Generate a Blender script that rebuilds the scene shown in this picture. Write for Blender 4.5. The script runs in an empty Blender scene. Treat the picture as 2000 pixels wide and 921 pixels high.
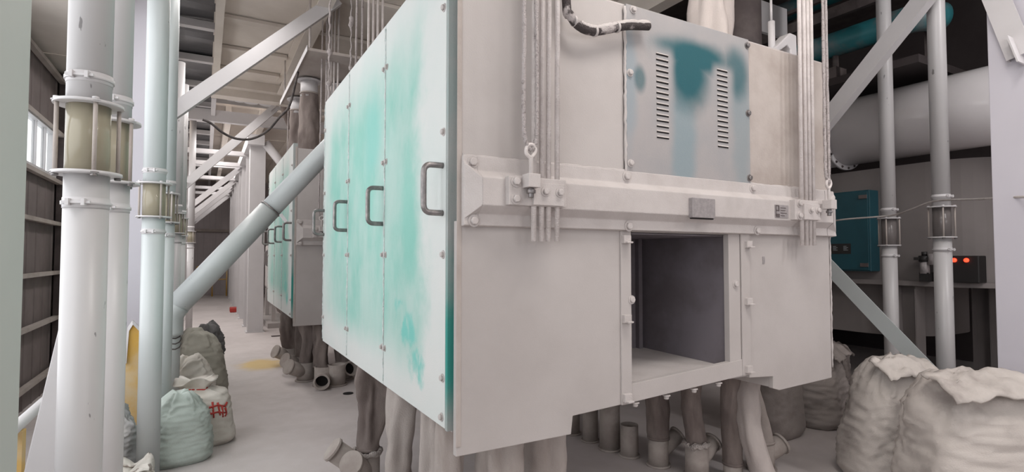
import bpy, bmesh, math, random
from mathutils import Vector, Matrix, noise
R = math.radians
C = bpy.context.scene.collection
SC = bpy.context.scene
# ------------------------------------------------------------ camera, world, light, exposure
cam = bpy.data.objects.new('camera', bpy.data.cameras.new('camera'))
cam.data.lens = 19.116; cam.data.sensor_width = 36; cam.data.clip_start = 0.05
cam.location = (0, 0, 1.5); cam.rotation_euler = (R(90) + math.atan(38.5/1062), 0, -R(29.43))
C.objects.link(cam); SC.camera = cam
w = bpy.data.worlds.new('daylight'); SC.world = w; w.use_nodes = True
bg = w.node_tree.nodes['Background']; bg.inputs[0].default_value = (0.97, 0.97, 1.0, 1); bg.inputs[1].default_value = 1.6
SC.view_settings.view_transform = 'Standard'; SC.view_settings.look = 'None'
SC.view_settings.gamma = 1; SC.view_settings.use_curve_mapping = False
SC.view_settings.exposure = 0.2
def area(name, loc, target, sx, sy, power, col=(1, 1, 1)):
    l = bpy.data.lights.new(name, 'AREA'); l.shape = 'RECTANGLE'; l.size = sx; l.size_y = sy; l.energy = power; l.color = col
    o = bpy.data.objects.new(name, l); C.objects.link(o); o.location = loc
    o.rotation_euler = (Vector(target)-Vector(loc)).to_track_quat('-Z', 'Y').to_euler(); return o
area('daylight_fill', (-1.45, 2.2, 2.3), (1.5, 2.6, 1.5), 6.5, 2.4, 44, (0.95, 0.98, 1.0))  # daylight of the open left window bay, out of view
area('unseen_hall_light', (1.9, 0.75, 4.3), (2.3, 2.0, 0.9), 1.6, 0.6, 50, (1.0, 0.955, 0.92))
area('unseen_hall_light', (1.6, -2.0, 4.3), (2.3, 2.0, 1.2), 2.6, 1.8, 34, (1.0, 0.955, 0.92))
area('unseen_hall_light', (4.6, -0.6, 4.5), (6.0, 3.0, 2.6), 0.12, 2.2, 60, (1.0, 0.97, 0.97))
area('daylight_fill', (-1.4, 12.5, 2.5), (1.5, 12.5, 1.8), 8.0, 1.6, 120, (1.0, 0.97, 0.96))  # added fill along the windowless left wall to brighten the aisle
area('unseen_hall_light', (0.4, 13.4, 6.2), (0.4, 13.4, 0), 3.0, 3.0, 220, (1.0, 0.96, 0.93))  # unseen source added above the deck end to light the upright ducts
area('daylight_fill', (3.6, -3.6, 2.3), (5.6, 3.0, 2.2), 3.4, 1.8, 58, (0.99, 0.97, 1.0))  # added fill from behind the camera, no window there; brightens duct and sacks
area('unseen_hall_light', (0.25, 13.0, 4.05), (0.25, 13.0, 0), 0.35, 17.0, 140, (1.0, 0.96, 0.94))  # long strip light added over the aisle to brighten it, no fixture there

# ------------------------------------------------------------ materials
MS = {}
class NT:
    def __init__(s, name):
        s.m = bpy.data.materials.new(name); s.m.use_nodes = True; s.t = s.m.node_tree; s.b = s.t.nodes['Principled BSDF']
        tc = s.t.nodes.new('ShaderNodeTexCoord'); s.co = tc.outputs['Object']
        g = s.t.nodes.new('ShaderNodeNewGeometry'); s.pos = g.outputs['Position']; s.nor = g.outputs['Normal']
        MS[name] = s.m
    def L(s, a, b): s.t.links.new(a, b)
    def noise(s, scale, detail=4, rough=.55, vec=None, stretch=None):
        n = s.t.nodes.new('ShaderNodeTexNoise'); n.inputs['Scale'].default_value = scale
        n.inputs['Detail'].default_value = detail; n.inputs['Roughness'].default_value = rough
        v = vec or s.pos
        if stretch:
            mp = s.t.nodes.new('ShaderNodeMapping'); mp.inputs['Scale'].default_value = stretch; s.L(v, mp.inputs['Vector']); v = mp.outputs[0]
        s.L(v, n.inputs['Vector']); return n.outputs['Fac']
    def math(s, op, a, b=None, clamp=False):
        n = s.t.nodes.new('ShaderNodeMath'); n.operation = op; n.use_clamp = clamp
        for i, x in enumerate((a, b)):
            if x is None: continue
            if isinstance(x, (int, float)): n.inputs[i].default_value = x
            else: s.L(x, n.inputs[i])
        return n.outputs[0]
    def ramp(s, f, lo, hi):
        n = s.t.nodes.new('ShaderNodeMapRange'); n.interpolation_type = 'SMOOTHSTEP'
        n.inputs['From Min'].default_value = lo; n.inputs['From Max'].default_value = hi; s.L(f, n.inputs[0]); return n.outputs[0]
    def mix(s, f, a, b):
        n = s.t.nodes.new('ShaderNodeMix'); n.data_type = 'RGBA'
        if isinstance(f, (int, float)): n.inputs[0].default_value = f
        else: s.L(f, n.inputs[0])
        for i, x in ((6, a), (7, b)):
            if isinstance(x, tuple): n.inputs[i].default_value = (*x, 1)
            else: s.L(x, n.inputs[i])
        return n.outputs[2]
    def sep(s, v=None):
        n = s.t.nodes.new('ShaderNodeSeparateXYZ'); s.L(v or s.pos, n.inputs[0]); return n.outputs
    def bump(s, f, strength, dist=.01):
        n = s.t.nodes.new('ShaderNodeBump'); n.inputs['Strength'].default_value = strength; n.inputs['Distance'].default_value = dist
        s.L(f, n.inputs['Height']); s.L(n.outputs[0], s.b.inputs['Normal'])
    def out(s, col, rough=.8, metal=0):
        if isinstance(col, tuple): s.b.inputs['Base Color'].default_value = (*col, 1)
        else: s.L(col, s.b.inputs['Base Color'])
        s.b.inputs['Roughness'].default_value = rough; s.b.inputs['Metallic'].default_value = metal
        return s.m
    def ell(s, sx, cx, sz, cz, rx, rz, wob=None):
        a = s.math('DIVIDE', s.math('SUBTRACT', sx, cx), rx); b = s.math('DIVIDE', s.math('SUBTRACT', sz, cz), rz)
        d = s.math('SQRT', s.math('ADD', s.math('MULTIPLY', a, a), s.math('MULTIPLY', b, b)))
        if wob is not None: d = s.math('ADD', d, s.math('MULTIPLY', s.math('SUBTRACT', wob, .5), .9))
        return s.ramp(d, 1.35, .5)

def simple(name, col, col2=None, scale=3, rough=.8, bstr=.25, bscale=120, metal=0, stretch=None, lo=.35, hi=.7, dist=.004):
    n = NT(name)
    c = n.mix(n.ramp(n.noise(scale, 5, .6, stretch=stretch), lo, hi), col, col2 or tuple(x*.88 for x in col))
    if bstr: n.bump(n.noise(bscale, 3), bstr, dist)
    return n.out(c, rough, metal)
simple('dusty_panel', (.47, .435, .42), (.42, .385, .37), 1.6, .85, .15, 160)
simple('chamber_shade', (.20, .18, .20), (.14, .122, .13), 3, .6, .1, 60)  # darker than the housing: the chamber's shade is put into this colour
simple('dusty_edge', (.53, .49, .475), (.47, .43, .415), 7, .95, .5, 200, dist=.004)
simple('dusty_rod', (.66, .61, .59), (.56, .51, .49), 14, .9, .8, 160, dist=.004)
simple('dusty_tan', (.46, .41, .38), (.36, .31, .28), 3, .9, .4, 90)
simple('duct_gloss', (.78, .75, .755), (.72, .69, .695), 1.3, .15, .02, 30)
simple('white_paint', (.62, .60, .605), (.56, .54, .545), 1.3, .45, .05, 60)
simple('cool_white_paint', (.58, .62, .62), (.54, .58, .58), 1.0, .42, .05, 60)
simple('grey_green_paint', (.50, .54, .51), (.46, .50, .47), .8, .6, .05, 40)
simple('lilac_paint', (.60, .58, .63), (.56, .54, .59), .8, .6, .03, 40)
simple('beige_soffit', (.74, .68, .62), (.64, .58, .52), 1.2, .85, .1, 40)
simple('dark_sheet', (.06, .06, .065), (.09, .09, .10), 1.5, .25, .15, 3, metal=.3, dist=.03)
simple('brown_wall', (.20, .165, .16), (.155, .125, .12), 2, .8, .1, 50)
simple('back_wall_paint', (.50, .455, .465), (.43, .39, .40), 1.2, .7, .1, 50)
simple('dark_void', (.035, .026, .026), (.05, .04, .04), 1.0, .9, 0)  # gloom of the hall's right side put into the colour
simple('dark_steel', (.07, .055, .055), (.11, .09, .085), 5, .7, .2, 60)
simple('brush_steel', (.20, .19, .19), (.32, .29, .28), 30, .38, .2, 200, metal=.7)
simple('tank_paint', (.20, .178, .172), (.165, .147, .142), 1.2, .7, .1, 40)
simple('teal_duct', (.02, .14, .16), (.15, .15, .15), 3, .45, .1, 40, lo=.45, hi=.75)
simple('cabinet_teal', (.012, .065, .085), (.010, .05, .065), 2, .4, .05, 40)
simple('black_plastic', (.02, .018, .018), None, 5, .5, .1)
simple('slot_black', (.012, .01, .01), None, 5, .9, 0)
simple('plate_grey', (.26, .24, .24), (.33, .30, .30), 60, .5, .1, 90)
simple('plate_ink', (.10, .08, .08), None, 5, .8, 0)
simple('plate_light', (.30, .33, .34), None, 5, .8, 0)
simple('yellow_paint', (.68, .40, .07), (.70, .56, .36), 2.5, .6, .1)
simple('red_paint', (.45, .04, .03), None, 5, .6, .1)
simple('rope_dust', (.52, .47, .46), (.26, .22, .21), 70, .95, 1.0, 220, dist=.01, lo=.5, hi=.72)
simple('cable_black', (.035, .028, .028), (.10, .085, .08), 20, .7, .4, 80)
simple('hose_dusty', (.05, .04, .04), (.42, .38, .37), 12, .9, .8, 120, dist=.01, lo=.5, hi=.62)
simple('fabric_dark', (.15, .12, .11), (.28, .235, .215), 5, .95, .5, 150, stretch=(1, 1, .35))
simple('fabric_light', (.45, .405, .38), (.33, .285, .26), 5, .95, .6, 150, stretch=(1, 1, .35))
simple('fabric_cream', (.56, .50, .47), (.46, .41, .39), 5, .95, .6, 120, stretch=(1, 1, .35))
simple('spout_tan', (.42, .375, .345), (.32, .275, .25), 6, .85, .4, 110)
simple('crusted_flour', (.55, .50, .47), (.42, .37, .35), 40, 1, 1.0, 60, dist=.03)
simple('bag_flour', (.52, .475, .44), (.30, .265, .245), 2.4, .95, .5, 140, lo=.48, hi=.72)
simple('bag_grey', (.34, .30, .28), (.20, .17, .16), 3, .95, .4, 140)
simple('bag_green', (.50, .56, .52), (.33, .36, .33), 3, .8, .3, 160)
simple('bag_olive', (.30, .285, .24), (.38, .36, .31), 4, .85, .3, 160)
simple('bag_white', (.68, .64, .59), (.58, .53, .47), 4, .8, .3, 180)
simple('bag_charcoal', (.10, .095, .095), (.15, .14, .14), 6, .8, .4, 60)
simple('bag_tarp', (.36, .36, .36), (.48, .47, .46), 6, .7, .3, 40)

n = NT('floor_concrete')
f1 = n.ramp(n.noise(.9, 5, .6), .35, .7); f2 = n.ramp(n.noise(7, 4), .4, .7)
c = n.mix(f1, (.58, .53, .515), (.50, .455, .44)); c = n.mix(n.math('MULTIPLY', f2, .25), c, (.66, .61, .61))
s = n.sep(); wob = n.noise(5, 4)
y = n.ell(s[0], .72, s[1], 8.3, .30, .42, wob); c = n.mix(n.math('MULTIPLY', y, .75), c, (.62, .43, .13))
n.bump(n.noise(60, 4), .25, .004); n.out(c, .85)

n = NT('tube_paint')     # white pipe with small scuffs
c = n.mix(n.ramp(n.noise(1.3), .35, .7), (.54, .525, .525), (.50, .485, .485))
sc_ = n.ramp(n.noise(26, 3, .5, stretch=(1, 1, .35)), .70, .72)
c = n.mix(n.math('MULTIPLY', sc_, .75), c, (.14, .13, .13))
st = n.ramp(n.noise(2.2, 4, stretch=(1, 1, 1.4)), .62, .8); c = n.mix(n.math('MULTIPLY', st, .45), c, (.42, .42, .42))
n.out(c, .36)
n = NT('tube_paint_cool')
c = n.mix(n.ramp(n.noise(1.3), .35, .7), (.54, .572, .572), (.49, .525, .525))
sc_ = n.ramp(n.noise(22, 3, .5), .74, .765); c = n.mix(n.math('MULTIPLY', sc_, .75), c, (.16, .16, .16)); n.out(c, .36)

n = NT('door_teal')      # wiped teal paint showing through flour dust; object origin = middle of the door bank's lower near corner
s = n.sep(n.co); wob = n.noise(3.2, 5, .6); yy, zz = s[1], s[2]
e = n.ramp(n.math('ADD', yy, n.math('MULTIPLY', n.math('SUBTRACT', wob, .5), .5)), .14, .42)                                   # near strip stays floury
e = n.math('MULTIPLY', e, n.ramp(n.math('SUBTRACT', zz, n.math('MULTIPLY', yy, .03)), .04, .30)); e = n.math('MULTIPLY', e, n.ramp(zz, 2.02, 1.45))
e = n.math('MULTIPLY', e, n.ramp(n.math('ADD', yy, n.math('MULTIPLY', wob, .5)), 3.1, 2.35))
m1 = n.ramp(n.noise(2.1, 6, .62, stretch=(1, 1, .6)), .36, .66)
teal = n.mix(n.noise(2.4, 4), (.14, .45, .37), (.31, .60, .525))
base = n.mix(n.noise(2.5, 4), (.72, .69, .675), (.56, .64, .62))
c = n.mix(n.math('MULTIPLY', e, n.math('ADD', n.math('MULTIPLY', m1, .42), .54)), base, teal)
wb = n.math('ADD', n.math('MULTIPLY', n.math('SUBTRACT', n.noise(11, 4), .5), 2.2), .5); b1 = n.ell(yy, .48, zz, .34, .13, .08, wb); b2 = n.ell(yy, .34, zz, .20, .10, .08, wb); b3 = n.ell(yy, .60, zz, .44, .09, .05, wb)
bb = n.math('MULTIPLY', n.math('MULTIPLY', n.math('MAXIMUM', b1, n.math('MAXIMUM', b2, b3)), .8), n.ramp(n.noise(9, 4, stretch=(1, 1, .6)), .38, .55)); c = n.mix(bb, c, (.13, .52, .46))
b4 = n.ell(yy, 1.12, zz, 1.42, .2, .26, wob); c = n.mix(n.math('MULTIPLY', b4, .65), c, (.22, .56, .50))
n.bump(n.noise(140, 3), .25, .003); n.out(c, .75)
n = NT('door_edge')
s = n.sep(n.co); wob = n.noise(6, 4)
c = n.mix(n.ramp(wob, .35, .7), (.36, .38, .37), (.30, .36, .35))
k = n.math('MULTIPLY', n.ramp(n.math('ADD', s[2], n.math('MULTIPLY', wob, .5)), 1.05, .62), n.ramp(s[2], -.02, .22)); c = n.mix(k, c, (.035, .27, .23))
n.bump(n.noise(140, 3), .4, .004); n.out(c, .8)
n = NT('door_bead'); c = n.mix(n.ramp(n.noise(40, 3), .3, .7), (.72, .74, .73), (.55, .64, .62)); n.bump(n.noise(160, 3), .9, .008); n.out(c, .95)

n = NT('louvre_paint')   # origin at the panel's lower left corner, x right, z up
s = n.sep(n.co); wob = n.noise(5, 4, .5); x, z = s[0], s[2]
c = n.mix(n.ramp(n.noise(3), .3, .7), (.36, .335, .33), (.31, .305, .31))
slot1 = n.math('MULTIPLY', n.ramp(x, .13, .18), n.ramp(x, .34, .28)); slot2 = n.math('MULTIPLY', n.ramp(x, .58, .64), n.ramp(x, .80, .73))
blue = n.ell(x, .385, z, .22, .085, .42, wob); c = n.mix(n.math('MULTIPLY', blue, .7), c, (.19, .27, .30))
blue = n.ell(x, .83, z, .35, .08, .42, wob); c = n.mix(n.math('MULTIPLY', blue, .6), c, (.20, .26, .28))
blue = n.ell(x, .01, z, .45, .06, .30, wob); c = n.mix(n.math('MULTIPLY', blue, .6), c, (.22, .29, .33))
w2 = n.math('ADD', n.math('MULTIPLY', wob, .5), .25)
t1 = n.ell(x, .47, z, .66, .30, .09, w2); t2 = n.ell(x, .79, z, .62, .12, .14, w2); t3 = n.ell(x, .085, z, .48, .04, .07, w2); t4 = n.ell(x, .42, z, .55, .15, .19, w2)
tt = n.math('MAXIMUM', n.math('MAXIMUM', t1, t4), n.math('MAXIMUM', n.math('MULTIPLY', t2, .8), n.math('MULTIPLY', t3, .7)))
up = n.ramp(z, .30, .52)
dusty = n.math('MAXIMUM', n.math('MULTIPLY', slot1, n.ramp(z, .70, .62)), n.math('MULTIPLY', slot2, n.ramp(z, .68, .60)))
tt = n.math('MULTIPLY', tt, n.math('SUBTRACT', 1, n.math('MULTIPLY', dusty, .95)))
c = n.mix(tt, c, (.006, .085, .105)); n.bump(n.noise(140, 3), .25, .003); n.out(c, .6)

n = NT('sight_glass')
tr = n.t.nodes.new('ShaderNodeBsdfTransparent'); tr.inputs[0].default_value = (.78, .74, .60, 1)
mx = n.t.nodes.new('ShaderNodeMixShader'); mx.inputs[0].default_value = .72
n.out((.42, .38, .29), .12); n.L(tr.outputs[0], mx.inputs[1]); n.L(n.b.outputs[0], mx.inputs[2]); n.L(mx.outputs[0], n.t.nodes['Material Output'].inputs[0])
n = NT('sight_glass_grey')
tr = n.t.nodes.new('ShaderNodeBsdfTransparent'); tr.inputs[0].default_value = (.6, .57, .55, 1)
mx = n.t.nodes.new('ShaderNodeMixShader'); mx.inputs[0].default_value = .6
n.out((.26, .235, .23), .2); n.L(tr.outputs[0], mx.inputs[1]); n.L(n.b.outputs[0], mx.inputs[2]); n.L(mx.outputs[0], n.t.nodes['Material Output'].inputs[0])
n = NT('clear_glass')
tr = n.t.nodes.new('ShaderNodeBsdfTransparent'); tr.inputs[0].default_value = (.95, .97, .97, 1)
mx = n.t.nodes.new('ShaderNodeMixShader'); mx.inputs[0].default_value = .12
n.out((.8, .82, .82), .1); n.L(tr.outputs[0], mx.inputs[1]); n.L(n.b.outputs[0], mx.inputs[2]); n.L(mx.outputs[0], n.t.nodes['Material Output'].inputs[0])
n = NT('red_lamp'); n.out((.9, .05, .02), .3); n.b.inputs['Emission Color'].default_value = (1, .05, .02, 1); n.b.inputs['Emission Strength'].default_value = 2.5

# ------------------------------------------------------------ mesh helpers
def bx(bm, x0, x1, y0, y1, z0, z1, mi=0):
    v = [bm.verts.new(p) for p in ((x0,y0,z0),(x1,y0,z0),(x1,y1,z0),(x0,y1,z0),(x0,y0,z1),(x1,y0,z1),(x1,y1,z1),(x0,y1,z1))]
    for f in ((3,2,1,0),(4,5,6,7),(0,1,5,4),(1,2,6,5),(2,3,7,6),(3,0,4,7)):
        bm.faces.new([v[i] for i in f]).material_index = mi
def frame(d):
    d = Vector(d).normalized(); a = Vector((0, 0, 1)) if abs(d.z) < .9 else Vector((1, 0, 0))
    u = d.cross(a).normalized(); return u, d.cross(u).normalized()
def sweep(bm, pts, r, n=12, caps=True, mi=0, closed=False, jit=0, u0=None):
    pts = [Vector(p) for p in pts]; rr = r if isinstance(r, (list, tuple)) else [r]*len(pts); rings = []
    u, v = frame(pts[1]-pts[0])
    if u0: u = Vector(u0).normalized()
    for i, p in enumerate(pts):
        t = (pts[min(i+1, len(pts)-1)]-pts[max(i-1, 0)]).normalized()
        u = (u-t*u.dot(t)).normalized(); v = t.cross(u)
        rings.append([bm.verts.new(p+(u*math.cos(2*math.pi*k/n)+v*math.sin(2*math.pi*k/n))*rr[i]*(1+(random.uniform(-jit, jit) if jit else 0))) for k in range(n)])
    for a, b in zip(rings, rings[1:]):
        for k in range(n):
            f = bm.faces.new((a[k], a[(k+1) % n], b[(k+1) % n], b[k])); f.smooth = True; f.material_index = mi
    if caps:
        bm.faces.new(rings[0][::-1]).material_index = mi; bm.faces.new(rings[-1]).material_index = mi
def smoothpath(pts, k=6):
    P = [Vector(p) for p in pts]; P = [2*P[0]-P[1]]+P+[2*P[-1]-P[-2]]; o = []
    for i in range(1, len(P)-2):
        for j in range(k):
            t = j/k; a, b, c, d = P[i-1], P[i], P[i+1], P[i+2]
            o.append(.5*((2*b)+(c-a)*t+(2*a-5*b+4*c-d)*t*t+(3*b-a-3*c+d)*t**3))
    o.append(P[-2]); return o
def prism(bm, poly, d, mi=0):
    d = Vector(d); a = [bm.verts.new(p) for p in poly]; b = [bm.verts.new(Vector(p)+d) for p in poly]; n = len(poly)
    bm.faces.new(a[::-1]).material_index = mi; bm.faces.new(b).material_index = mi
    for i in range(n): bm.faces.new((a[i], a[(i+1) % n], b[(i+1) % n], b[i])).material_index = mi
def ring(bm, c, ax, ri, ro, h, n=28, mi=0):
    c = Vector(c); ax = Vector(ax).normalized(); u, v = frame(ax); R4 = []
    for k in range(n):
        q = u*math.cos(2*math.pi*k/n)+v*math.sin(2*math.pi*k/n)
        R4.append([bm.verts.new(c+q*ri-ax*h/2), bm.verts.new(c+q*ro-ax*h/2), bm.verts.new(c+q*ro+ax*h/2), bm.verts.new(c+q*ri+ax*h/2)])
    for k in range(n):
        a, b = R4[k], R4[(k+1) % n]
        for i in range(4):
            f = bm.faces.new((a[i], b[i], b[(i+1) % 4], a[(i+1) % 4])); f.material_index = mi; f.smooth = i in (1, 3)
def bar(bm, p0, p1, w, h, up=(0, 0, 1), mi=0):     # rectangular bar between points
    p0, p1 = Vector(p0), Vector(p1); d = (p1-p0).normalized(); s = d.cross(Vector(up)).normalized(); t = s.cross(d)
    q = [s*w/2+t*h/2, -s*w/2+t*h/2, -s*w/2-t*h/2, s*w/2-t*h/2]
    prism(bm, [p0+x for x in q], p1-p0, mi)
def new(): return bmesh.new()
def obj(name, bm, mats, parent=None, bevel=0, loc=None, recalc=True):
    if recalc: bmesh.ops.recalc_face_normals(bm, faces=bm.faces)
    me = bpy.data.meshes.new(name)
    if loc is not None: bmesh.ops.translate(bm, verts=bm.verts, vec=-Vector(loc))
    bm.to_mesh(me); bm.free()
    o = bpy.data.objects.new(name, me); C.objects.link(o)
    for m in ([mats] if isinstance(mats, str) else mats): me.materials.append(MS[m])
    if loc is not None: o.location = loc
    if parent: o.parent = parent; o.location = Vector(o.location)-wl(parent)
    if bevel:
        b = o.modifiers.new('bevel', 'BEVEL'); b.width = bevel; b.segments = 2; b.limit_method = 'ANGLE'
    return o
def wl(o):
    v = Vector(o.location)
    while o.parent: o = o.parent; v += Vector(o.location)
    return v
def thing(name, label, cat, loc=(0, 0, 0), group=None):
    o = bpy.data.objects.new(name, None); C.objects.link(o); o.location = loc; o.empty_display_size = .1
    return tag(o, label, cat, group)
def tag(o, label, cat, group=None, kind=None):
    o['label'] = label; o['category'] = cat
    if group: o['group'] = group
    if kind: o['kind'] = kind
    return o
def struct(o): o['kind'] = 'structure'; return o
def copy_tree(o, parent=None):
    c = o.copy(); C.objects.link(c); c.parent = parent
    for ch in o.children: copy_tree(ch, c)
    return c
_bolt = {}
def bolt(parent, p, ax=(0, -1, 0), r=.014, h=.014, m='dusty_edge', label=None):
    k = (tuple(ax), r, h, m)
    if k not in _bolt:
        bm = new(); a = Vector(ax); sweep(bm, [(0, 0, 0), a*h*.25], r*1.5, 12); sweep(bm, [a*h*.2, a*h, a*h*1.15], [r, r, r*.8], 6)
        o = obj('bolt', bm, m); _bolt[k] = o.data; o.parent = parent
    else:
        o = bpy.data.objects.new('bolt', _bolt[k]); C.objects.link(o); o.parent = parent
    o.location = Vector(p)-wl(parent); return o

# ------------------------------------------------------------ setting
random.seed(4)
bm = new(); bx(bm, -1.7, 9.6, -4, 26, -.15, 0); struct(obj('floor', bm, 'floor_concrete'))
def sheet_strip(bm, p, u, wdt, hgt, nrm, thick=.012, rib=.025):   # one profiled sheet: flat pan with a raised rib
    p, u, nrm = Vector(p), Vector(u), Vector(nrm)
    prof = [(0, 0), (wdt*.10, 0), (wdt*.14, rib), (wdt*.24, rib), (wdt*.28, 0), (wdt, 0)]
    poly = [p+u*a+nrm*b for a, b in prof]+[p+u*a+nrm*(b-thick) for a, b in prof[::-1]]
    prism(bm, poly, (0, 0, hgt))
# left wall of profiled sheets with a window strip
wlft = struct(thing('wall_left', 'x', 'wall', (-1.5, 6, 0))); del wlft['label'], wlft['category']
def wpart(name, bm, m, par=wlft): return obj(name, bm, m, par)
y = 5.9
while y < 23.9:
    for z0, z1 in ((0, 2.37), (2.86, 3.62)) if y < 7.6 else ((0, 3.62),):
        bm = new(); sheet_strip(bm, (-1.52, y, z0), (0, 1, 0), .33, z1-z0, (1, 0, 0), rib=.008); wpart('wall_sheet', bm, 'brown_wall')
    y += .33
for z in (.24, .80, 1.31, 1.86, 2.33, 2.88, 3.5):
    bm = new(); bx(bm, -1.495, -1.44, 5.9, 23.9, z-.02, z+.02); wpart('girt', bm, 'dusty_tan')
for y in (8.1, 12.4, 16.7, 21):
    bm = new(); bx(bm, -1.5, -1.28, y-.12, y+.12, 0, 3.6); wpart('wall_post', bm, 'dark_steel')
win = struct(thing('window_1', 'x', 'window', (-1.5, 6.7, 2.37))); del win['label'], win['category']
bm = new(); bx(bm, -1.54, -1.46, 5.9, 7.75, 2.35, 2.385); bx(bm, -1.54, -1.46, 5.9, 7.75, 2.845, 2.88)
bx(bm, -1.54, -1.46, 5.9, 5.93, 2.385, 2.845); bx(bm, -1.54, -1.46, 7.72, 7.75, 2.385, 2.845); obj('window_frame', bm, 'white_paint', win)
for k in range(5):
    y0 = 5.93+k*.358
    bm = new(); bx(bm, -1.505, -1.498, y0, y0+.35, 2.385, 2.845); obj('pane', bm, 'clear_glass', win)
    if k: bm = new(); bx(bm, -1.52, -1.48, y0-.008, y0+.008, 2.385, 2.845); obj('mullion', bm, 'white_paint', win)
# wall behind the camera's left: big opening bay between piers (out of view), upper strip
wl2 = struct(thing('wall_near_left', 'x', 'wall', (-1.5, 0, 0))); del wl2['label'], wl2['category']
bm = new(); bx(bm, -1.58, -1.5, -4, 5.88, 0, .9); bx(bm, -1.58, -1.5, -4, 5.88, 3.7, 7.0); bx(bm, -1.58, -1.5, 5.6, 5.88, .9, 3.7); obj('wall_board', bm, 'brown_wall', wl2)
# far wall
wb = struct(thing('wall_back', 'x', 'wall', (1, 24, 0))); del wb['label'], wb['category']
x = -1.5
while x < 9.5:
    wd = .2 if x < 1.5 else .8
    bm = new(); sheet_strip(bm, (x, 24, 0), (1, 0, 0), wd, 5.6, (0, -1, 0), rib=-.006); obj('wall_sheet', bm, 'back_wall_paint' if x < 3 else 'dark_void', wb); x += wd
bm = new(); bx(bm, -1.4, 1.6, 23.9, 23.96, 2.42, 2.52); obj('wall_rail', bm, 'dusty_tan', wb)
bm = new(); bx(bm, -1.4, 1.6, 23.88, 23.96, 4.35, 4.5); obj('wall_rail', bm, 'beige_soffit', wb)
# right part of the hall, its lack of light painted as near-black walls
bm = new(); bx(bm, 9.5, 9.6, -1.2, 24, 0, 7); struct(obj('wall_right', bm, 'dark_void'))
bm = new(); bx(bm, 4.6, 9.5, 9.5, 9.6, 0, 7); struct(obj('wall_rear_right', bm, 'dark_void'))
bm = new(); bx(bm, -1.6, 9.6, -4.1, -4.0, 0, 7); struct(obj('wall_front', bm, 'dusty_panel'))
bm = new(); bx(bm, 9.5, 9.6, -4, -1.2, 0, 7); struct(obj('wall_right', bm, 'dusty_panel'))
bm = new(); bx(bm, -1.6, 9.6, -4.1, 24, 6.9, 7.0); struct(obj('ceiling_high', bm, 'dusty_panel'))
# ceilings
ceil = struct(thing('ceiling', 'x', 'ceiling', (1, 5, 4.4))); del ceil['label'], ceil['category']
def cpart(name, bm, m, bev=0): return obj(name, bm, m, ceil, bev)
ys = [-1.2, 0, 1.2, 2.4, 3.6, 4.85, 6.08, 7.30, 8.40, 9.35, 10.2]
xs = [.04, 1.07, 2.1, 3.15, 4.2]
for i in range(len(xs)-1):
    for j in range(len(ys)-1):
        bm = new(); dz = random.uniform(0, .006)
        bx(bm, xs[i]+.004, xs[i+1]-.004, ys[j]+.006, ys[j+1]-.006, 4.42+dz, 4.46+dz); cpart('ceiling_panel', bm, 'beige_soffit')
for i in range(4, 8):
    bm = new(); bx(bm, 4.2+(i-4)*1.3, 5.49+(i-4)*1.3, -1.2, 9.4, 5.3, 5.36); cpart('ceiling_panel', bm, 'dark_steel')
for x, wd, dp in ((.10, .09, .16), (2.1, .14, .2), (3.15, .12, .2), (4.15, .16, .3)):
    bm = new(); bx(bm, x-wd/2, x+wd/2, -1.2, 10.15, 4.42-dp, 4.418); cpart('beam', bm, 'beige_soffit')
bm = new(); bx(bm, 1.0, 1.16, -1.2, 9.75, 4.19, 4.205); bx(bm, 1.072, 1.088, -1.2, 9.75, 4.205, 4.40); bx(bm, 1.0, 1.16, -1.2, 9.75, 4.40, 4.418); cpart('beam', bm, 'beige_soffit')
for y in ys[3:-1]:
    for x0, x1 in ((.15, .99), (1.17, 2.0)):
        bm = new(); bx(bm, x0, x1, y+.02, y+.16, 4.375, 4.418); cpart('stiffener', bm, 'beige_soffit')
bm = new(); bx(bm, .04, 4.2, 10.15, 10.4, 4.16, 4.46); cpart('beam', bm, 'beige_soffit')
bm = new(); bx(bm, .04, 4.2, 9.99, 10.15, 4.28, 4.42); cpart('beam', bm, 'beige_soffit')
# dark glossy strip between left columns and deck
y = 6.4
k = 0
while y < 23.5:
    bm = new(); bx(bm, -.40, .055, y-.0, y+1.36, 4.44, 4.46)
    bmesh.ops.subdivide_edges(bm, edges=bm.edges, cuts=6, use_grid_fill=True)
    for v in bm.verts: v.co.z += .02*math.sin(v.co.y*5+k)*math.cos(v.co.x*3)
    cpart('dark_ceiling_sheet', bm, 'dark_sheet')
    bm = new(); bx(bm, -.72, .06, y-.05, y+.05, 4.34, 4.43); cpart('cross_bar', bm, 'white_paint'); y += 1.36; k += 1
bm = new(); bx(bm, -.45, -.40, 5, 23.8, 4.36, 4.5); cpart('beam', bm, 'white_paint')
for j in range(12):
    bm = new(); bx(bm, -1.6, -.80, 4.0+j*1.65, 5.63+j*1.65, 3.62, 3.66); cpart('ceiling_panel', bm, 'beige_soffit')
bm = new(); bx(bm, -.84, -.80, 4, 24, 3.66, 6.9); struct(obj('wall_upper_left', bm, 'beige_soffit'))
bm = new(); bx(bm, 4.5, 4.6, 10.4, 24, 0, 6.9); struct(obj('wall_upper_right', bm, 'beige_soffit'))
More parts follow.
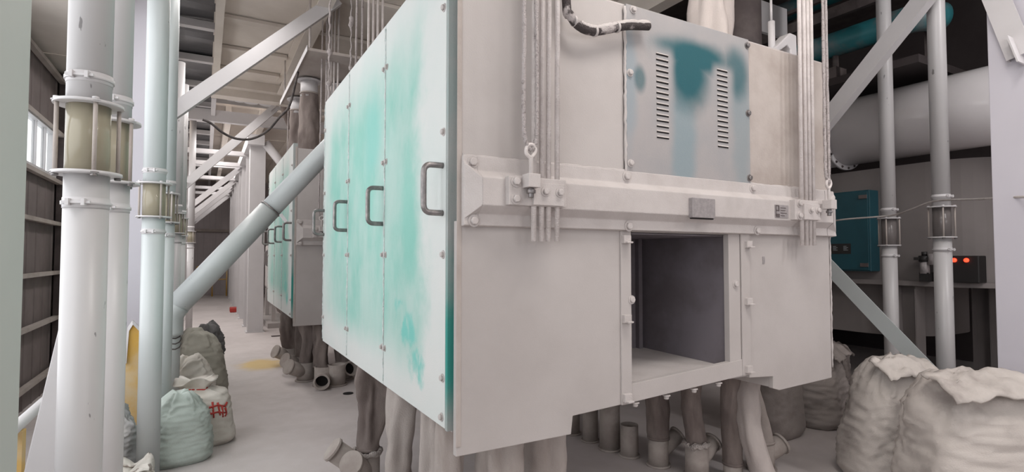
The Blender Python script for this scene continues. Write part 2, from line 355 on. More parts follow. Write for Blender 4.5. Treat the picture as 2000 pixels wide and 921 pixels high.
# frames beyond the first deck
for y, z in ((11.75, 4.05), (12.9, 3.62), (14.5, 3.62), (15.7, 3.75), (17.2, 3.62), (18.4, 3.75), (19.8, 3.62), (21.5, 3.62)):
    bm = new(); bx(bm, -.36, .8 if z < 4 else 4.2, y-.06, y+.06, z, z+(.22 if z > 4 else .09)); cpart('beam', bm, 'white_paint')
for j in range(8):
    bm = new(); bx(bm, .05, 4.2, 11.9+j*1.5, 13.38+j*1.5, 4.42, 4.46); cpart('ceiling_panel', bm, 'beige_soffit')
for x in (.35, .95, 1.8):
    bm = new(); bx(bm, x-.05, x+.05, 11.8, 23.8, 4.1, 4.4); cpart('beam', bm, 'beige_soffit')
bm = new(); bx(bm, .68, .98, 11.6, 23.8, 3.66, 3.86); cpart('beam', bm, 'white_paint')
bm = new(); bx(bm, .05, .12, 10.4, 23.8, 4.15, 4.4); cpart('beam', bm, 'white_paint')

# ------------------------------------------------------------ columns
def hcol(bm, x0, x1, y0, y1, z0, z1, t=.014):     # H section: flanges face -Y and +Y
    bx(bm, x0, x1, y0, y0+t, z0, z1); bx(bm, x0, x1, y1-t, y1, z0, z1); xm = (x0+x1)/2; bx(bm, xm-t/2, xm+t/2, y0+t, y1-t, z0, z1)
def column(x0, x1, y0, y1, z1, m, label, box=True, group=None):
    t = thing('steel_column', label, 'column', ((x0+x1)/2, (y0+y1)/2, 0), group)
    bm = new()
    if box: bx(bm, x0, x1, y0, y1, 0, z1)
    else: hcol(bm, x0, x1, y0, y1, 0, z1)
    obj('shaft', bm, m, t, .004 if box else 0)
    bm = new(); bx(bm, x0-.03, x1+.03, y0-.03, y1+.03, 0, .02); obj('base_plate', bm, m, t)
    return t
column(-.74, -.36, 1.30, 1.63, 4.4, 'grey_green_paint', 'wide grey-green column filling the left edge of the picture')
column(-.72, -.36, 5.9, 6.2, 4.34, 'lilac_paint', 'pale column seen between the two nearest pairs of white pipes')
for y, w_ in ((10.4, 'smaller pale column beyond the second pair of white pipes'), (14.7, 'pale left-hand column midway down the aisle'), (19.0, 'farthest pale left-hand column near the back wall')):
    column(-.72, -.42, y, y+.3, 4.34, 'white_paint', w_)
wd = ['nearest and widest column of the right-hand aisle row', 'second column of the right-hand aisle row, just behind the widest', 'third column of the right-hand aisle row', 'fourth column of the right-hand aisle row',
      'fifth column of the right-hand aisle row', 'sixth column of the right-hand aisle row', 'seventh column of the right-hand aisle row', 'last column of the right-hand aisle row beside the back wall']
for i, y in enumerate((11.8, 12.85, 14.5, 15.7, 17.2, 18.4, 19.8, 21.5)):
    column(.74, 1.02, y, y+.26, 3.66, 'white_paint', 'white steel, '+wd[i], box=(i == 0))
column(4.35, 4.7, .9, 1.50, 5.3, 'lilac_paint', 'broad lilac-white column at the right edge of the picture')
# braces
def brace(p0, p1, wdt, th, label, m='white_paint', up=(0, 1, 0)):
    bm = new(); bar(bm, p0, p1, th, wdt, up)     # wdt seen across
    o = obj('diagonal_brace', bm, m, loc=tuple((Vector(p0)+Vector(p1))/2), bevel=.003); return tag(o, label, 'brace')
def angle_brace(p0, p1, wdt, label, m, nrm=(0, -1, 0), cat='brace'):
    p0, p1, nrm = Vector(p0), Vector(p1), Vector(nrm); d = (p1-p0).normalized(); s = d.cross(nrm).normalized()
    bm = new(); q = [s*wdt/2, s*wdt/2-nrm*wdt*.7, s*(wdt/2-.008)-nrm*wdt*.7, s*(wdt/2-.008)-nrm*.008, -s*wdt/2-nrm*.008, -s*wdt/2]
    prism(bm, [p0+x for x in q], p1-p0); t = thing('diagonal_brace', label, cat, tuple((p0+p1)/2)); obj('angle_bar', bm, m, t)
    for e, sg in ((p0, 1), (p1, -1)):
        bm = new(); c = e+d*sg*.03; bar(bm, c-d*.09, c+d*.09, .008, wdt*1.25, nrm); 
        g = obj('gusset_plate', bm, m, t)
    return t
angle_brace((-.37, 6.05, 2.80), (1.22, 6.05, 4.32), .13, 'nearest of the aisle roof braces, a broad white bar rising to the right', 'white_paint')
for y, l in ((10.45, 'second aisle roof brace, rising behind the hanging black cable'), (14.75, 'third aisle roof brace, just beyond the black cable'), (17.2, 'fourth aisle roof brace down the aisle'), (19.1, 'fifth aisle roof brace down the aisle'), (21.5, 'farthest aisle roof brace, before the back wall')):
    angle_brace((-.36, y, 2.62), (1.05 if y < 11 else .74, y, 4.15 if y < 11 else 3.66), .13 if y < 11 else .12, l, 'white_paint')
angle_brace((-.58, 2.62, 1.60), (-.58, 2.62-.0, 1.61), .01, 'tmp', 'white_paint') if False else None
bm = new()
prism(bm, [(-.405, 3.0, 1.62), (-.52, 3.0, 1.32), (-.70, 3.0, .25), (-.74, 3.0, 0), (-.575, 3.0, 0), (-.42, 3.0, .95)], (0, .03, 0)); bx(bm, -.545, -.53, 3.03, 3.10, .6, 1.1)
tag(obj('diagonal_brace', bm, 'white_paint', bevel=.004), 'white tapered leg plate slanting down beside the nearest white pipe', 'brace')
angle_brace((-.80, 6.3, 4.3), (-.60, 6.3, 3.1), .05, 'thin white strut beside the top of the nearest white pipe', 'white_paint')
angle_brace((-.52, 6.32, 4.3), (-.66, 6.32, 3.0), .05, 'thin white strut slanting down in front of the pale column between the pipes', 'white_paint')
# right braces, plane X = 5.05
angle_brace((5.05, 3.25, 2.50), (5.05, 1.55, 4.22), .135, 'white diagonal bar crossing the upper right white pipes', 'white_paint', nrm=(-1, 0, 0))
angle_brace((5.05, 3.25, 1.70), (5.05, 1.78, .16), .13, 'white diagonal bar running down behind the flour sacks on the right', 'cool_white_paint', nrm=(-1, 0, 0))
bm = new(); prism(bm, [(4.34, 1.53, 3.3), (4.34, 1.46, 3.3), (4.34, 1.30, 2.62), (4.34, 1.18, 2.64), (4.34, 1.34, 3.3)], (-.03, 0, 0)); bm.free()
angle_brace((4.30, 1.52, 3.45), (4.30, 1.33, 2.72), .13, 'short white bar bolted slanting across the right-edge column', 'white_paint', nrm=(-1, 0, 0))

# ------------------------------------------------------------ conveying pipes with sight glasses
def pipe(x, y, r, zl, zu, label, m='tube_paint', glass='sight_glass', z1=4.4, full=True, shade=None, rot=.5):
    t = thing('conveying_pipe', label, 'pipe', (x, y, 0)); n = 36
    bm = new(); sweep(bm, [(x, y, 0), (x, y, zl)], r, n); obj('lower_tube', bm, m, t)
    bm = new(); sweep(bm, [(x, y, zu), (x, y, z1)], r, n); obj('upper_tube', bm, m, t)
    bm = new(); ring(bm, (x, y, (zl+zu)/2), (0, 0, 1), r*.93, r*.99, zu-zl-.01, n); obj('glass_tube', bm, glass, t)
    ro = r*1.55
    for z in (zl, zu):
        bm = new(); ring(bm, (x, y, z), (0, 0, 1), r*.9, ro, .010, n); f = obj('flange', bm, 'white_paint', t)
        for k in range(4):
            a = rot+k*math.pi/2; p = (x+math.cos(a)*r*1.36, y+math.sin(a)*r*1.36, z)
            if full: bolt(f, p, (0, 0, -1 if z == zl else 1), .011, .012, 'brush_steel' if z == zl else 'white_paint')
    for k in range(4):
        a = rot+k*math.pi/2; px, py = x+math.cos(a)*r*1.36, y+math.sin(a)*r*1.36
        bm = new(); sweep(bm, [(px, py, zl), (px, py, zu)], .0065, 8); obj('tie_rod', bm, 'dusty_tan', t)
    for z in (zl-.10, zu+.085):
        bm = new(); ring(bm, (x, y, z), (0, 0, 1), r*.99, r*1.10, .012, n); ring(bm, (x, y, z), (0, 0, 1), r*.98, r*1.03, .035, n)
        cl = obj('clamp_ring', bm, 'white_paint', t)
        if full:
            bm = new(); d = Vector((-.25, -1, 0)).normalized(); c = Vector((x, y, z))+d*r*1.12; s = Vector((1, -.25, 0)).normalized()
            for q in (-.022, .022): bar(bm, c+s*q-Vector((0, 0, .011)), c+s*q+Vector((0, 0, .011)), .010, .02, d)
            bar(bm, c-s*.04, c+s*.04, .008, .008); obj('clamp_bolt', bm, 'white_paint', cl)
    return t
pipe(-.352, 2.30, .063, 1.775, 2.01, 'nearest and thickest white pipe, with a large tan sight glass', rot=.35)
pipe(-.330, 2.68, .060, 1.79, 2.035, 'white pipe directly behind the nearest one, sight glass half hidden', rot=.9)
pipe(-.312, 4.46, .068, 1.765, 1.995, 'pale green-white pipe of the second pair, in front of the filled sacks', 'tube_paint_cool')
pipe(-.272, 5.05, .060, 1.76, 1.985, 'white pipe close behind the second-pair front pipe', 'tube_paint_cool')
pipe(-.30, 7.36, .060, 1.76, 1.985, 'slim white pipe of the third pair, front one', 'tube_paint', z1=3.75, full=False)
pipe(-.285, 8.30, .060, 1.76, 1.985, 'slim white pipe of the third pair, rear one', 'tube_paint', z1=3.75, full=False)
pipe(-.255, 12.6, .060, 1.76, 1.985, 'far left white pipe beyond the third pair', 'tube_paint', full=False)
pipe(5.79, 2.80, .063, 1.60, 1.86, 'scuffed white pipe right of the big machine, under the diagonal bar', glass='sight_glass_grey', z1=5.29, rot=.2)
pipe(5.28, 2.155, .063, 1.65, 1.90, 'clean white pipe standing nearest the right-edge column', glass='sight_glass_grey', z1=5.29)
# slanting pipe with its elbow joint
t = thing('slanting_pipe', 'long pale pipe slanting from the floor across the aisle to the big machine', 'pipe', (-.27, 5.5, 0))
d0, d1 = Vector((-.262, 5.5, 1.0)), Vector((1.75, 5.5, 3.40)); dd = (d1-d0).normalized(); mid = d0+dd*1.22
bm = new(); sweep(bm, [d0-dd*.02, mid], .097, 36); obj('lower_tube', bm, 'tube_paint_cool', t)
bm = new(); sweep(bm, [mid, d1], .092, 36); obj('upper_tube', bm, 'tube_paint_cool', t)
bm = new(); ring(bm, mid, dd, .092, .102, .012, 36); cl = obj('clamp_ring', bm, 'brush_steel', t)
bm = new(); c = mid+Vector((.08, -.06, -.05)); bar(bm, c, c+Vector((.05, -.01, -.07)), .02, .03); obj('clamp_ear', bm, 'white_paint', cl)
bm = new(); sweep(bm, [(-.25, 5.5, 0), (-.25, 5.5, .86), (-.25, 5.5, .96)], [.078, .080, .095], 32); obj('vertical_tube', bm, 'tube_paint_cool', t)
bm = new(); sweep(bm, smoothpath([(-.25, 5.5, .82), (-.253, 5.5, .92), (-.245, 5.5, 1.0), d0+dd*.10], 4), .100, 32); e = obj('elbow', bm, 'tube_paint_cool', t)
for k in range(4):
    bm = new(); z = .74+k*.045; sweep(bm, [(-.25+.083*math.cos(a), 5.5+.083*math.sin(a), z+.03*math.sin(a*1.5)) for a in (-2.0, -1.5, -1.0, -.5, 0, .4)], .005, 6); obj('wire_tie', bm, 'dark_steel', t)

# ------------------------------------------------------------ plansifter
def plansifter():
    T = thing('plansifter', 'huge box sifter in front with open chamber, teal vented panel and pale teal doors', 'machine', (2.15, 3.35, .71))
    P = lambda name, bm, m, par=T, **k: obj(name, bm, m, par, **k)
    # housing
    bm = new()
    bx(bm, .905, 1.765, 2.02, 4.70, .80, 2.70); bx(bm, 2.50, 3.43, 2.02, 4.70, .83, 2.70)
    bx(bm, 1.765, 2.50, 2.02, 4.70, 1.615, 2.70); bx(bm, 1.765, 2.50, 2.70, 4.70, .83, 1.615); bx(bm, 1.765, 2.50, 2.02, 2.70, .835, .89)
    h = P('housing', bm, 'dusty_panel')
    bm = new(); bx(bm, 1.766, 1.770, 2.04, 2.70, .89, 1.612); bx(bm, 2.494, 2.498, 2.04, 2.70, .89, 1.612); bx(bm, 1.77, 2.494, 2.694, 2.699, .89, 1.612); bx(bm, 1.77, 2.494, 2.04, 2.694, 1.606, 1.612); P('chamber_shade_liner', bm, 'chamber_shade')  # thin skins added to carry the painted shade of the chamber
    bm = new(); bx(bm, 1.80, 1.835, 2.66, 2.70, .89, 1.612); bx(bm, 2.44, 2.47, 2.66, 2.70, .89, 1.612); P('chamber_frame', bm, 'chamber_shade')
    bm = new(); prism(bm, [(1.77, 2.03, .892), (2.495, 2.03, .892), (2.495, 2.69, .90), (1.77, 2.69, .92)], (0, 0, .004)); P('flour_layer', bm, 'dusty_edge')
    # front panels
    bm = new(); prism(bm, [(.875, 2.0, .708), (1.43, 2.0, .708), (1.44, 2.0, .787), (1.722, 2.0, .80), (1.722, 2.0, 1.64), (.875, 2.0, 1.64)], (0, .03, 0))
    P('lower_front_panel', bm, 'dusty_panel', bevel=.003)
    bm = new(); prism(bm, [(2.64, 2.0, .825), (2.845, 2.0, .81), (2.845, 2.0, .742), (2.90, 2.0, .725), (3.42, 2.0, .74), (3.42, 2.0, 1.64), (2.64, 2.0, 1.64)], (0, .03, 0)); bx(bm, 2.845, 2.875, 2.03, 3.2, .745, .83); P('lower_front_panel', bm, 'dusty_panel', bevel=.003)
    bm = new(); bx(bm, .895, 1.752, 2.004, 2.03, 1.89, 2.72); P('upper_front_panel', bm, 'dusty_panel', bevel=.003)
    bm = new(); bx(bm, 2.67, 3.425, 2.004, 2.03, 1.89, 2.72); P('upper_front_panel', bm, 'dusty_tan', bevel=.003)
    bm = new(); bx(bm, .8735, .8945, 1.997, 1.9995, .745, 2.74); P('corner_strip', bm, 'dusty_tan', bevel=.004)
    bm = new(); sweep(bm, [(3.445, 2.01, .80+i*.02) for i in range(97)], .006, 6, jit=.5); P('edge_bead', bm, 'dusty_edge')
    # opening frame
    fr = []
    bm = new(); bx(bm, 1.715, 1.778, 1.990, 2.0, .80, 1.62); a = P('opening_frame', bm, 'dusty_panel', bevel=.002); fr.append(a)
    bm = new(); bx(bm, 2.575, 2.645, 1.990, 2.0, .845, 1.62); b = P('opening_frame', bm, 'dusty_panel', bevel=.002)
    bm = new(); bx(bm, 2.482, 2.575, 2.0, 2.035, .90, 1.62); P('opening_jamb', bm, 'dusty_panel', bevel=.002)
    bm = new(); prism(bm, [(1.722, 1.996, .80), (2.64, 1.996, .847), (2.64, 1.996, .935), (1.775, 1.996, .89)], (0, .034, 0)); P('opening_sill', bm, 'dusty_panel', bevel=.002)
    for x, z, par in ((1.742, 1.575, a), (1.742, 1.20, a), (1.742, .83, a), (2.625, 1.56, b), (2.62, 1.245, b), (2.612, .875, b)):
        bm = new(); bx(bm, x-.022, x+.022, 1.972, 1.992, z-.016, z+.022); bx(bm, x-.016, x+.02, 1.955, 1.975, z-.016, z-.008); q = P('latch_tab', bm, 'dusty_edge', par, bevel=.002)
    for x, z in ((1.815, .797), (2.02, .806), (2.215, .815), (2.40, .825), ): bolt(T, (x, 2.01, z), (0, 0, -1), .013, .018)
    bolt(T, (2.535, 2.0, 1.345), (0, -1, 0), .016, .012); bolt(T, (1.779, 1.99, 1.29), (0, -1, 0), .014, .012)
    # small mark on right panel
    bm = new(); bx(bm, 2.765, 2.785, 1.997, 2.0, 1.455, 1.495); P('label_tag', bm, 'plate_grey')
    # belt
    prof = [(2.0, 1.905), (1.982, 1.905), (1.980, 1.845), (1.930, 1.813), (1.930, 1.702), (1.972, 1.668), (1.968, 1.622), (2.0, 1.617)]
    bm = new(); prism(bm, [(.955, y, z) for y, z in prof], (2.40, 0, 0))
    for x0, x1 in ((.955, .893), (3.355, 3.45)):      # chamfered ends
        a_ = [bm.verts.new((x0, y, z)) for y, z in prof]
        prof2 = [(2.0, 1.905), (1.982, 1.905), (1.979, 1.885), (1.972, 1.872), (1.972, 1.652), (1.972, 1.645), (1.968, 1.622), (2.0, 1.617)]
        b_ = [bm.verts.new((x1, y, z)) for y, z in prof2]
        for i in range(8): bm.faces.new((a_[i], a_[(i+1) % 8], b_[(i+1) % 8], b_[i]))
        bm.faces.new(b_)
    belt = P('belt_beam', bm, 'dusty_edge', bevel=.004)
    for x in (.935, 1.745, 2.665):
        bolt(belt, (x, 1.981, 1.878), r=.017)
    for x in (.935, 1.745, 2.68): bolt(belt, (x, 1.969, 1.640), r=.017)
    bm = new(); sweep(bm, [(.90+i*.03, 1.999, 1.907) for i in range(85)], .006, 6, jit=.5); P('edge_bead', bm, 'dusty_edge', belt)
    # name plates on belt
    X = lambda x: x*.965; Z = lambda z: 1.5+(z-1.5)*.965
    bm = new(); bx(bm, X(2.181), X(2.352), 1.905, 1.932, Z(1.697), Z(1.800)); bx(bm, X(2.181)+.004, X(2.352)-.004, 1.912, 1.93, Z(1.697)-.006, Z(1.697), 1)
    P('card_holder', bm, ['plate_grey', 'slot_black'], belt, bevel=.003)
    bm = new(); x0, x1, z0, z1 = X(2.884), X(3.008), Z(1.722), Z(1.797); bx(bm, x0, x1, 1.926, 1.931, z0, z1); pl = P('name_plate', bm, 'plate_grey', belt)
    bm = new()
    for (a1, b1, a2, b2) in ((.03, .9, .28, .97), (.03, .1, .08, .9), (.22, .62, .30, .9), (.05, .52, .30, .60), (.05, .05, .32, .3), (.4, .75, .8, .80), (.4, .55, .75, .60), (.4, .35, .85, .40), (.4, .15, .7, .2)):
        bx(bm, x0+(x1-x0)*a1, x0+(x1-x0)*a2, 1.9245, 1.926, z0+(z1-z0)*b1, z0+(z1-z0)*b2)
    P('plate_print', bm, 'plate_ink', pl)
    # vented panel
    L0 = (1.756, 1.985, 1.885)
    bm = new(); bx(bm, 1.756, 2.660, 1.988, 2.004, 1.885, 2.722); pan = P('vent_panel', bm, 'louvre_paint', loc=L0, bevel=.002)
    me = None
    for (xc, wdt, zt, zb, cnt) in ((1.991, .082, 2.512, 2.092, 16), (2.435, .076, 2.506, 2.090, 16)):
        for k in range(cnt):
            z = zt+(zb-zt)*k/(cnt-1)
            if me is None:
                bm = new(); hw = .041
                prism(bm, [(-hw, 0, .008), (-hw, -.006, 0), (-hw, 0, 0)], (2*hw, 0, 0), 0); bx(bm, -hw, hw, -.0018, 0, -.006, 0, 1)
                o = obj('louvre', bm, ['dusty_panel', 'slot_black'], pan); me = o.data
            else: o = bpy.data.objects.new('louvre', me); C.objects.link(o); o.parent = pan
            o.location = Vector((xc, 1.988, z))-wl(pan)
    for x, z in ((1.777, 2.385), (1.777, 1.945), (2.645, 2.685), (2.645, 2.30), (2.648, 1.935), (1.80, 2.70)): bolt(pan, (x, 1.988, z), r=.013, m='dusty_edge' if x < 2 else 'brush_steel')
    bm = new(); sweep(bm, [(1.752, 1.993, 1.89+i*.02) for i in range(42)], .007, 6, jit=.5); P('edge_bead', bm, 'dusty_edge')
    # doors
    for k in range(3):
        y0, y1 = 2.075+k*.877, 2.075+(k+1)*.877-.006
        bm = new(); bx(bm, .857, .890, y0, y1, .80, 2.785); D = P('door', bm, 'door_teal', loc=(.857, 2.075, .80), bevel=.002)
        bm = new(); sweep(bm, [(.857, y1, .82+i*.02) for i in range(98)], .006, 6, jit=.5); P('seam_bead', bm, 'door_bead', D)
        for z in (2.54, 2.015, 1.505, 1.0, .84)[:4]:
            bolt(D, (.857, y0+.022, z), (-1, 0, 0), .012, .012); bolt(D, (.857, y1-.028, z), (-1, 0, 0), .012, .012)
        if k == 0: bolt(D, (.857, y0+.03, .84), (-1, 0, 0), .012, .012)
        def handle(y, par):
            bm = new(); a, b, c = .770, 1.677, 1.875
            sweep(bm, smoothpath([(.857, y, b), (.815, y, b), (.79, y, b+.003), (.775, y, b+.02), (.773, y, b+.06), (.773, y, c-.06), (.775, y, c-.02), (.79, y, c-.003), (.815, y, c), (.857, y, c)], 3), .0125, 12)
            h_ = P('handle', bm, 'brush_steel', par); h_['label'] = 'brushed steel bar handle'
        handle(y0+.03, D)
        if k == 2: handle(y1-.01, D)
    bm = new(); bx(bm, .8585, .906, 2.052, 2.074, .795, 2.787); P('door_edge_strip', bm, 'door_edge', loc=(.857, 2.052, .795))
    bm = new(); bx(bm, .8905, .905, 2.076, 4.70, .78, 2.78); P('door_frame', bm, 'dusty_panel')
    # top plate dust
    bm = new(); bx(bm, .89, 3.44, 2.005, 4.70, 2.70, 2.725); P('top_plate', bm, 'dusty_edge')
    # rod clamps, rods, steel rope loops
    def clamp(x0, x1, rx, ymid, s, blk, hook, ropes, back=False):
        sg = -1 if not back else 1; yy = lambda d: ymid+sg*d
        bm = new(); a, b = sorted((yy(-.005), yy(.03))); bx(bm, blk[0], blk[1], a, b, 1.705, 1.822); ch = P('rod_clamp', bm, 'dusty_edge', bevel=.003)
        a, b = sorted((yy(.028), yy(.044))); bm = new(); bx(bm, rx[0]-.018, rx[-1]+.018, a, b, 1.708, 1.80); P('clamp_bar', bm, 'dusty_edge', ch, bevel=.002)
        for x in (rx[1]-.0, rx[-1]-.005): bolt(ch, (x, yy(.044), 1.765), (0, sg, 0), .014, .014)
        for x, z in ((s[0], 1.80), (s[0], 1.73)): bolt(ch, (x, yy(.03), z), (0, sg, 0), .016, .014)
        for x in rx:
            zt = 4.41
            bm = new(); sweep(bm, [(x, yy(.014), 1.56), (x+(x0), yy(.014), zt)], .0115, 10); P('suspension_rod', bm, 'dusty_rod')
        # hook block with shackle and rope loop
        bm = new(); a, b = sorted((yy(.03), yy(.085))); bx(bm, hook-.028, hook+.028, a, b, 1.775, 1.83); sweep(bm, [(hook, yy(.055), 1.735), (hook, yy(.055), 1.775)], .012, 10, mi=1); sweep(bm, [(hook, yy(.055), 1.752), (hook, yy(.055), 1.768)], .02, 6, mi=1)
        sweep(bm, [(hook, yy(.055), 1.83), (hook, yy(.055), 1.90)], .009, 10); P('rope_anchor', bm, ['dusty_edge', 'brush_steel'], ch, bevel=.002)
        bm = new(); sweep(bm, smoothpath([(hook, yy(.055), 1.895), (hook-.022, yy(.055), 1.915), (hook-.016, yy(.055), 1.945), (hook+.01, yy(.055), 1.95), (hook+.022, yy(.055), 1.925), (hook, yy(.055), 1.895)], 4), .008, 8); P('eye_hook', bm, 'dusty_rod', ch)
        pts = [(ropes[0]+.02, yy(.055), 4.41), (ropes[0]+.005, yy(.055), 2.7), (ropes[0], yy(.055), 2.1), (ropes[0]+.006, yy(.055), 1.975), (hook, yy(.055), 1.93), (ropes[1]-.004, yy(.055), 1.975), (ropes[1], yy(.055), 2.1), (ropes[1], yy(.055), 2.7), (ropes[1], yy(.055), 4.41)]
        bm = new(); sweep(bm, smoothpath(pts, 16), .0085, 9, jit=.28); P('safety_rope', bm, 'rope_dust')
    clamp(.018, 0, (1.184, 1.222, 1.256, 1.300), 1.930, (1.09, ), (1.058, 1.338), 1.146, (1.112, 1.174))
    clamp(.03, 0, (3.010, 3.052, 3.088, 3.124), 1.930, (2.965, ), (2.925, 3.150), 3.215, (3.185, 3.222))
    clamp(.0, 0, (1.22, 1.26, 1.30, 1.345), 4.72, (1.10, ), (1.06, 1.38), 1.146, (1.112, 1.174), True)
    return T
S1 = plansifter()
# dust crusted black hose on the front top of the first sifter only
hp = smoothpath([(1.372, 1.945, 3.2), (1.374, 1.945, 2.63), (1.390, 1.94, 2.565), (1.44, 1.94, 2.525), (1.52, 1.945, 2.520), (1.61, 1.945, 2.548), (1.72, 1.945, 2.587), (1.86, 1.945, 2.615)], 8)
T = thing('black_hose', 'black hose crusted with flour, clipped along the top of the big sifter front', 'hose', (1.6, 1.945, 2.52))
bm = new(); sweep(bm, hp, .020, 12, jit=.03); obj('hose', bm, 'hose_dusty', T)
bm = new(); sweep(bm, [p+Vector((0, -.002, .012)) for p in hp[24:]], .0165, 8, jit=.22); obj('flour_crust', bm, 'dusty_edge', T)
for q in (hp[20], hp[33], hp[44]):
    bm = new(); ring(bm, q, (1, 0, .2), .020, .024, .012, 14); obj('hose_clip', bm, 'dusty_edge', T)

S2 = copy_tree(S1); S2.location.y += 4.55; S2['label'] = 'second box sifter further down the aisle, mostly hidden behind the front one'
# ------------------------------------------------------------ fabric sleeves and spouts
def sleeve(p0, p1, r0, r1, label, m='fabric_dark', bow=(0, 0), seed=0, fold=.16, ns=28, group=None, clampm=None):
    rnd = random.Random(seed); p0, p1 = Vector(p0), Vector(p1); n = 32; bm = new(); rings = []; ph = [rnd.uniform(0, 6.3) for _ in range(4)]
    for i in range(ns+1):
        t = i/ns; c = p0.lerp(p1, t)+Vector((bow[0], bow[1], 0))*math.sin(math.pi*t)+Vector((math.sin(t*5+ph[3])*.008, 0, 0))*math.sin(math.pi*t)
        r = r0*(1-t)+r1*t; am = 2.2*fold*math.sin(math.pi*min(1, max(0, t*1.0)))**.5; row = []
        for k in range(n):
            a = 2*math.pi*k/n
            f = 1+am*(.55*math.sin(2*a+ph[0]+2.0*t)+.40*math.sin(3*a+ph[1]-2.5*t)+.25*math.sin(5*a+ph[2]+4*t)) - am*.25
            f += .07*am/fold*noise.noise(Vector((math.cos(a)*2+seed, math.sin(a)*2, t*7))) if fold else 0
            row.append(bm.verts.new(c+Vector((math.cos(a), math.sin(a), 0))*r*f))
        rings.append(row)
    for a_, b_ in zip(rings, rings[1:]):
        for k in range(n): bm.faces.new((a_[k], a_[(k+1) % n], b_[(k+1) % n], b_[k])).smooth = True
    T = thing('fabric_sleeve', label, 'sleeve', tuple(p1), group); o = obj('sleeve_cloth', bm, m, T)
    for p, r in ((p0, r0), (p1, r1)):
        bm = new(); ring(bm, p, (0, 0, 1), r*.98, r*1.05, .018, 24); obj('binding_band', bm, clampm or m, T)
    return T
def spout(x, y, r, h, label, branches=(), m='spout_tan', crust=False, openp=False, group=None):
    T = thing('floor_spout', label, 'spout', (x, y, 0), group)
    bm = new(); ring(bm, (x, y, h/2), (0, 0, 1), r*.93, r, h, 28); obj('tube', bm, m, T)
    bm = new(); ring(bm, (x, y, .008), (0, 0, 1), r*.95, r*1.18, .016, 28); obj('base_ring', bm, m, T)
    for (dx, dy, dz, ln, cap) in branches:
        d = Vector((dx, dy, dz)).normalized(); a = Vector((x, y, h*.45)); b = a+d*ln
        bm = new(); 
        if cap: sweep(bm, [a, b], r*.8, 24)
        else:
            u, v = frame(d); pr = [(r*.8, 0), (r*.8, ln), (r*.70, ln), (r*.70, ln*.45)]; rg = [[bm.verts.new(a+d*q+(u*math.cos(k*math.pi/12)+v*math.sin(k*math.pi/12))*rr) for k in range(24)] for rr, q in pr]
            for g1, g2 in zip(rg, rg[1:]):
                for k in range(24): bm.faces.new((g1[k], g1[(k+1) % 24], g2[(k+1) % 24], g2[k])).smooth = True
            bm.faces.new(rg[-1])
        br = obj('branch', bm, m, T)
        bm = new(); ring(bm, b, d, r*.70, r*.9, .012, 24); obj('rim', bm, m, br)
        if cap: bm = new(); sweep(bm, [b, b+d*.012], r*.88, 24); obj('cap', bm, m, br)
        else: bm = new(); sweep(bm, [b-d*ln*.4, b-d*ln*.38], r*.69, 24); obj('bore', bm, 'slot_black', br)
    if openp: bm = new(); sweep(bm, [(x, y, h-.06), (x, y, h-.05)], r*.92, 24); obj('bore', bm, 'slot_black', T)
    if crust:
        bm = new(); n = 30; pts = [(x+math.cos(2*math.pi*k/n)*r*1.02, y+math.sin(2*math.pi*k/n)*r*1.02, h+random.uniform(-.012, .012)) for k in range(n+1)]
        sweep(bm, pts, [.017*random.uniform(.7, 1.4) for _ in pts], 7); obj('crust_rim', bm, 'crusted_flour', T)
    return T
# under the first sifter, aisle side
spout(.93, 3.56, .085, .24, 'capped twin-branch floor spout below the front corner, flour-crusted rim', ((-.85, .05, .72, .27, True), (-.62, -.66, .60, .22, True)), crust=True)
sleeve((.99, 3.62, .80), (.94, 3.56, .26), .105, .07, 'dark open-folded sleeve standing in the crusted floor spout', 'fabric_dark', seed=3, fold=.28)
sleeve((.985, 3.0, .80), (.95, 2.94, .12), .085, .088, 'thick light sleeve hanging mid-door under the front sifter', 'fabric_light', (-.02, 0), 5, .13)
spout(.95, 2.94, .075, .13, 'floor spout under the thick light sleeve, branch open to the left rear', ((.2, 1, .35, .22, False),))
sleeve((1.02, 2.62, .80), (1.0, 2.58, .10), .065, .07, 'slender pale sleeve next to the front corner', 'fabric_light', (.01, 0), 7, .12)
sleeve((1.0, 2.36, .80), (.98, 2.34, .10), .06, .07, 'pale sleeve right below the teal-edged door corner', 'fabric_light', (0, 0), 9, .15)
sleeve((1.22, 2.30, .80), (1.20, 2.25, .10), .10, .11, 'bulky crumpled sleeve just behind the front panel bottom edge', 'fabric_light', (0, -.02), 11, .20)
sleeve((1.60, 2.50, .80), (1.52, 2.44, .10), .10, .13, 'broad tan sleeve below the stepped bottom edge', 'fabric_light', (0, 0), 13, .12)
for i, (x, y) in enumerate(((1.0, 2.58), (.98, 2.34), (1.20, 2.25), (1.52, 2.44))):
    spout(x, y, .07, .11, ('floor spout under the slender pale sleeve', 'floor spout below the door corner sleeve', 'floor spout holding the bulky crumpled sleeve', 'floor spout holding the broad tan sleeve')[i])
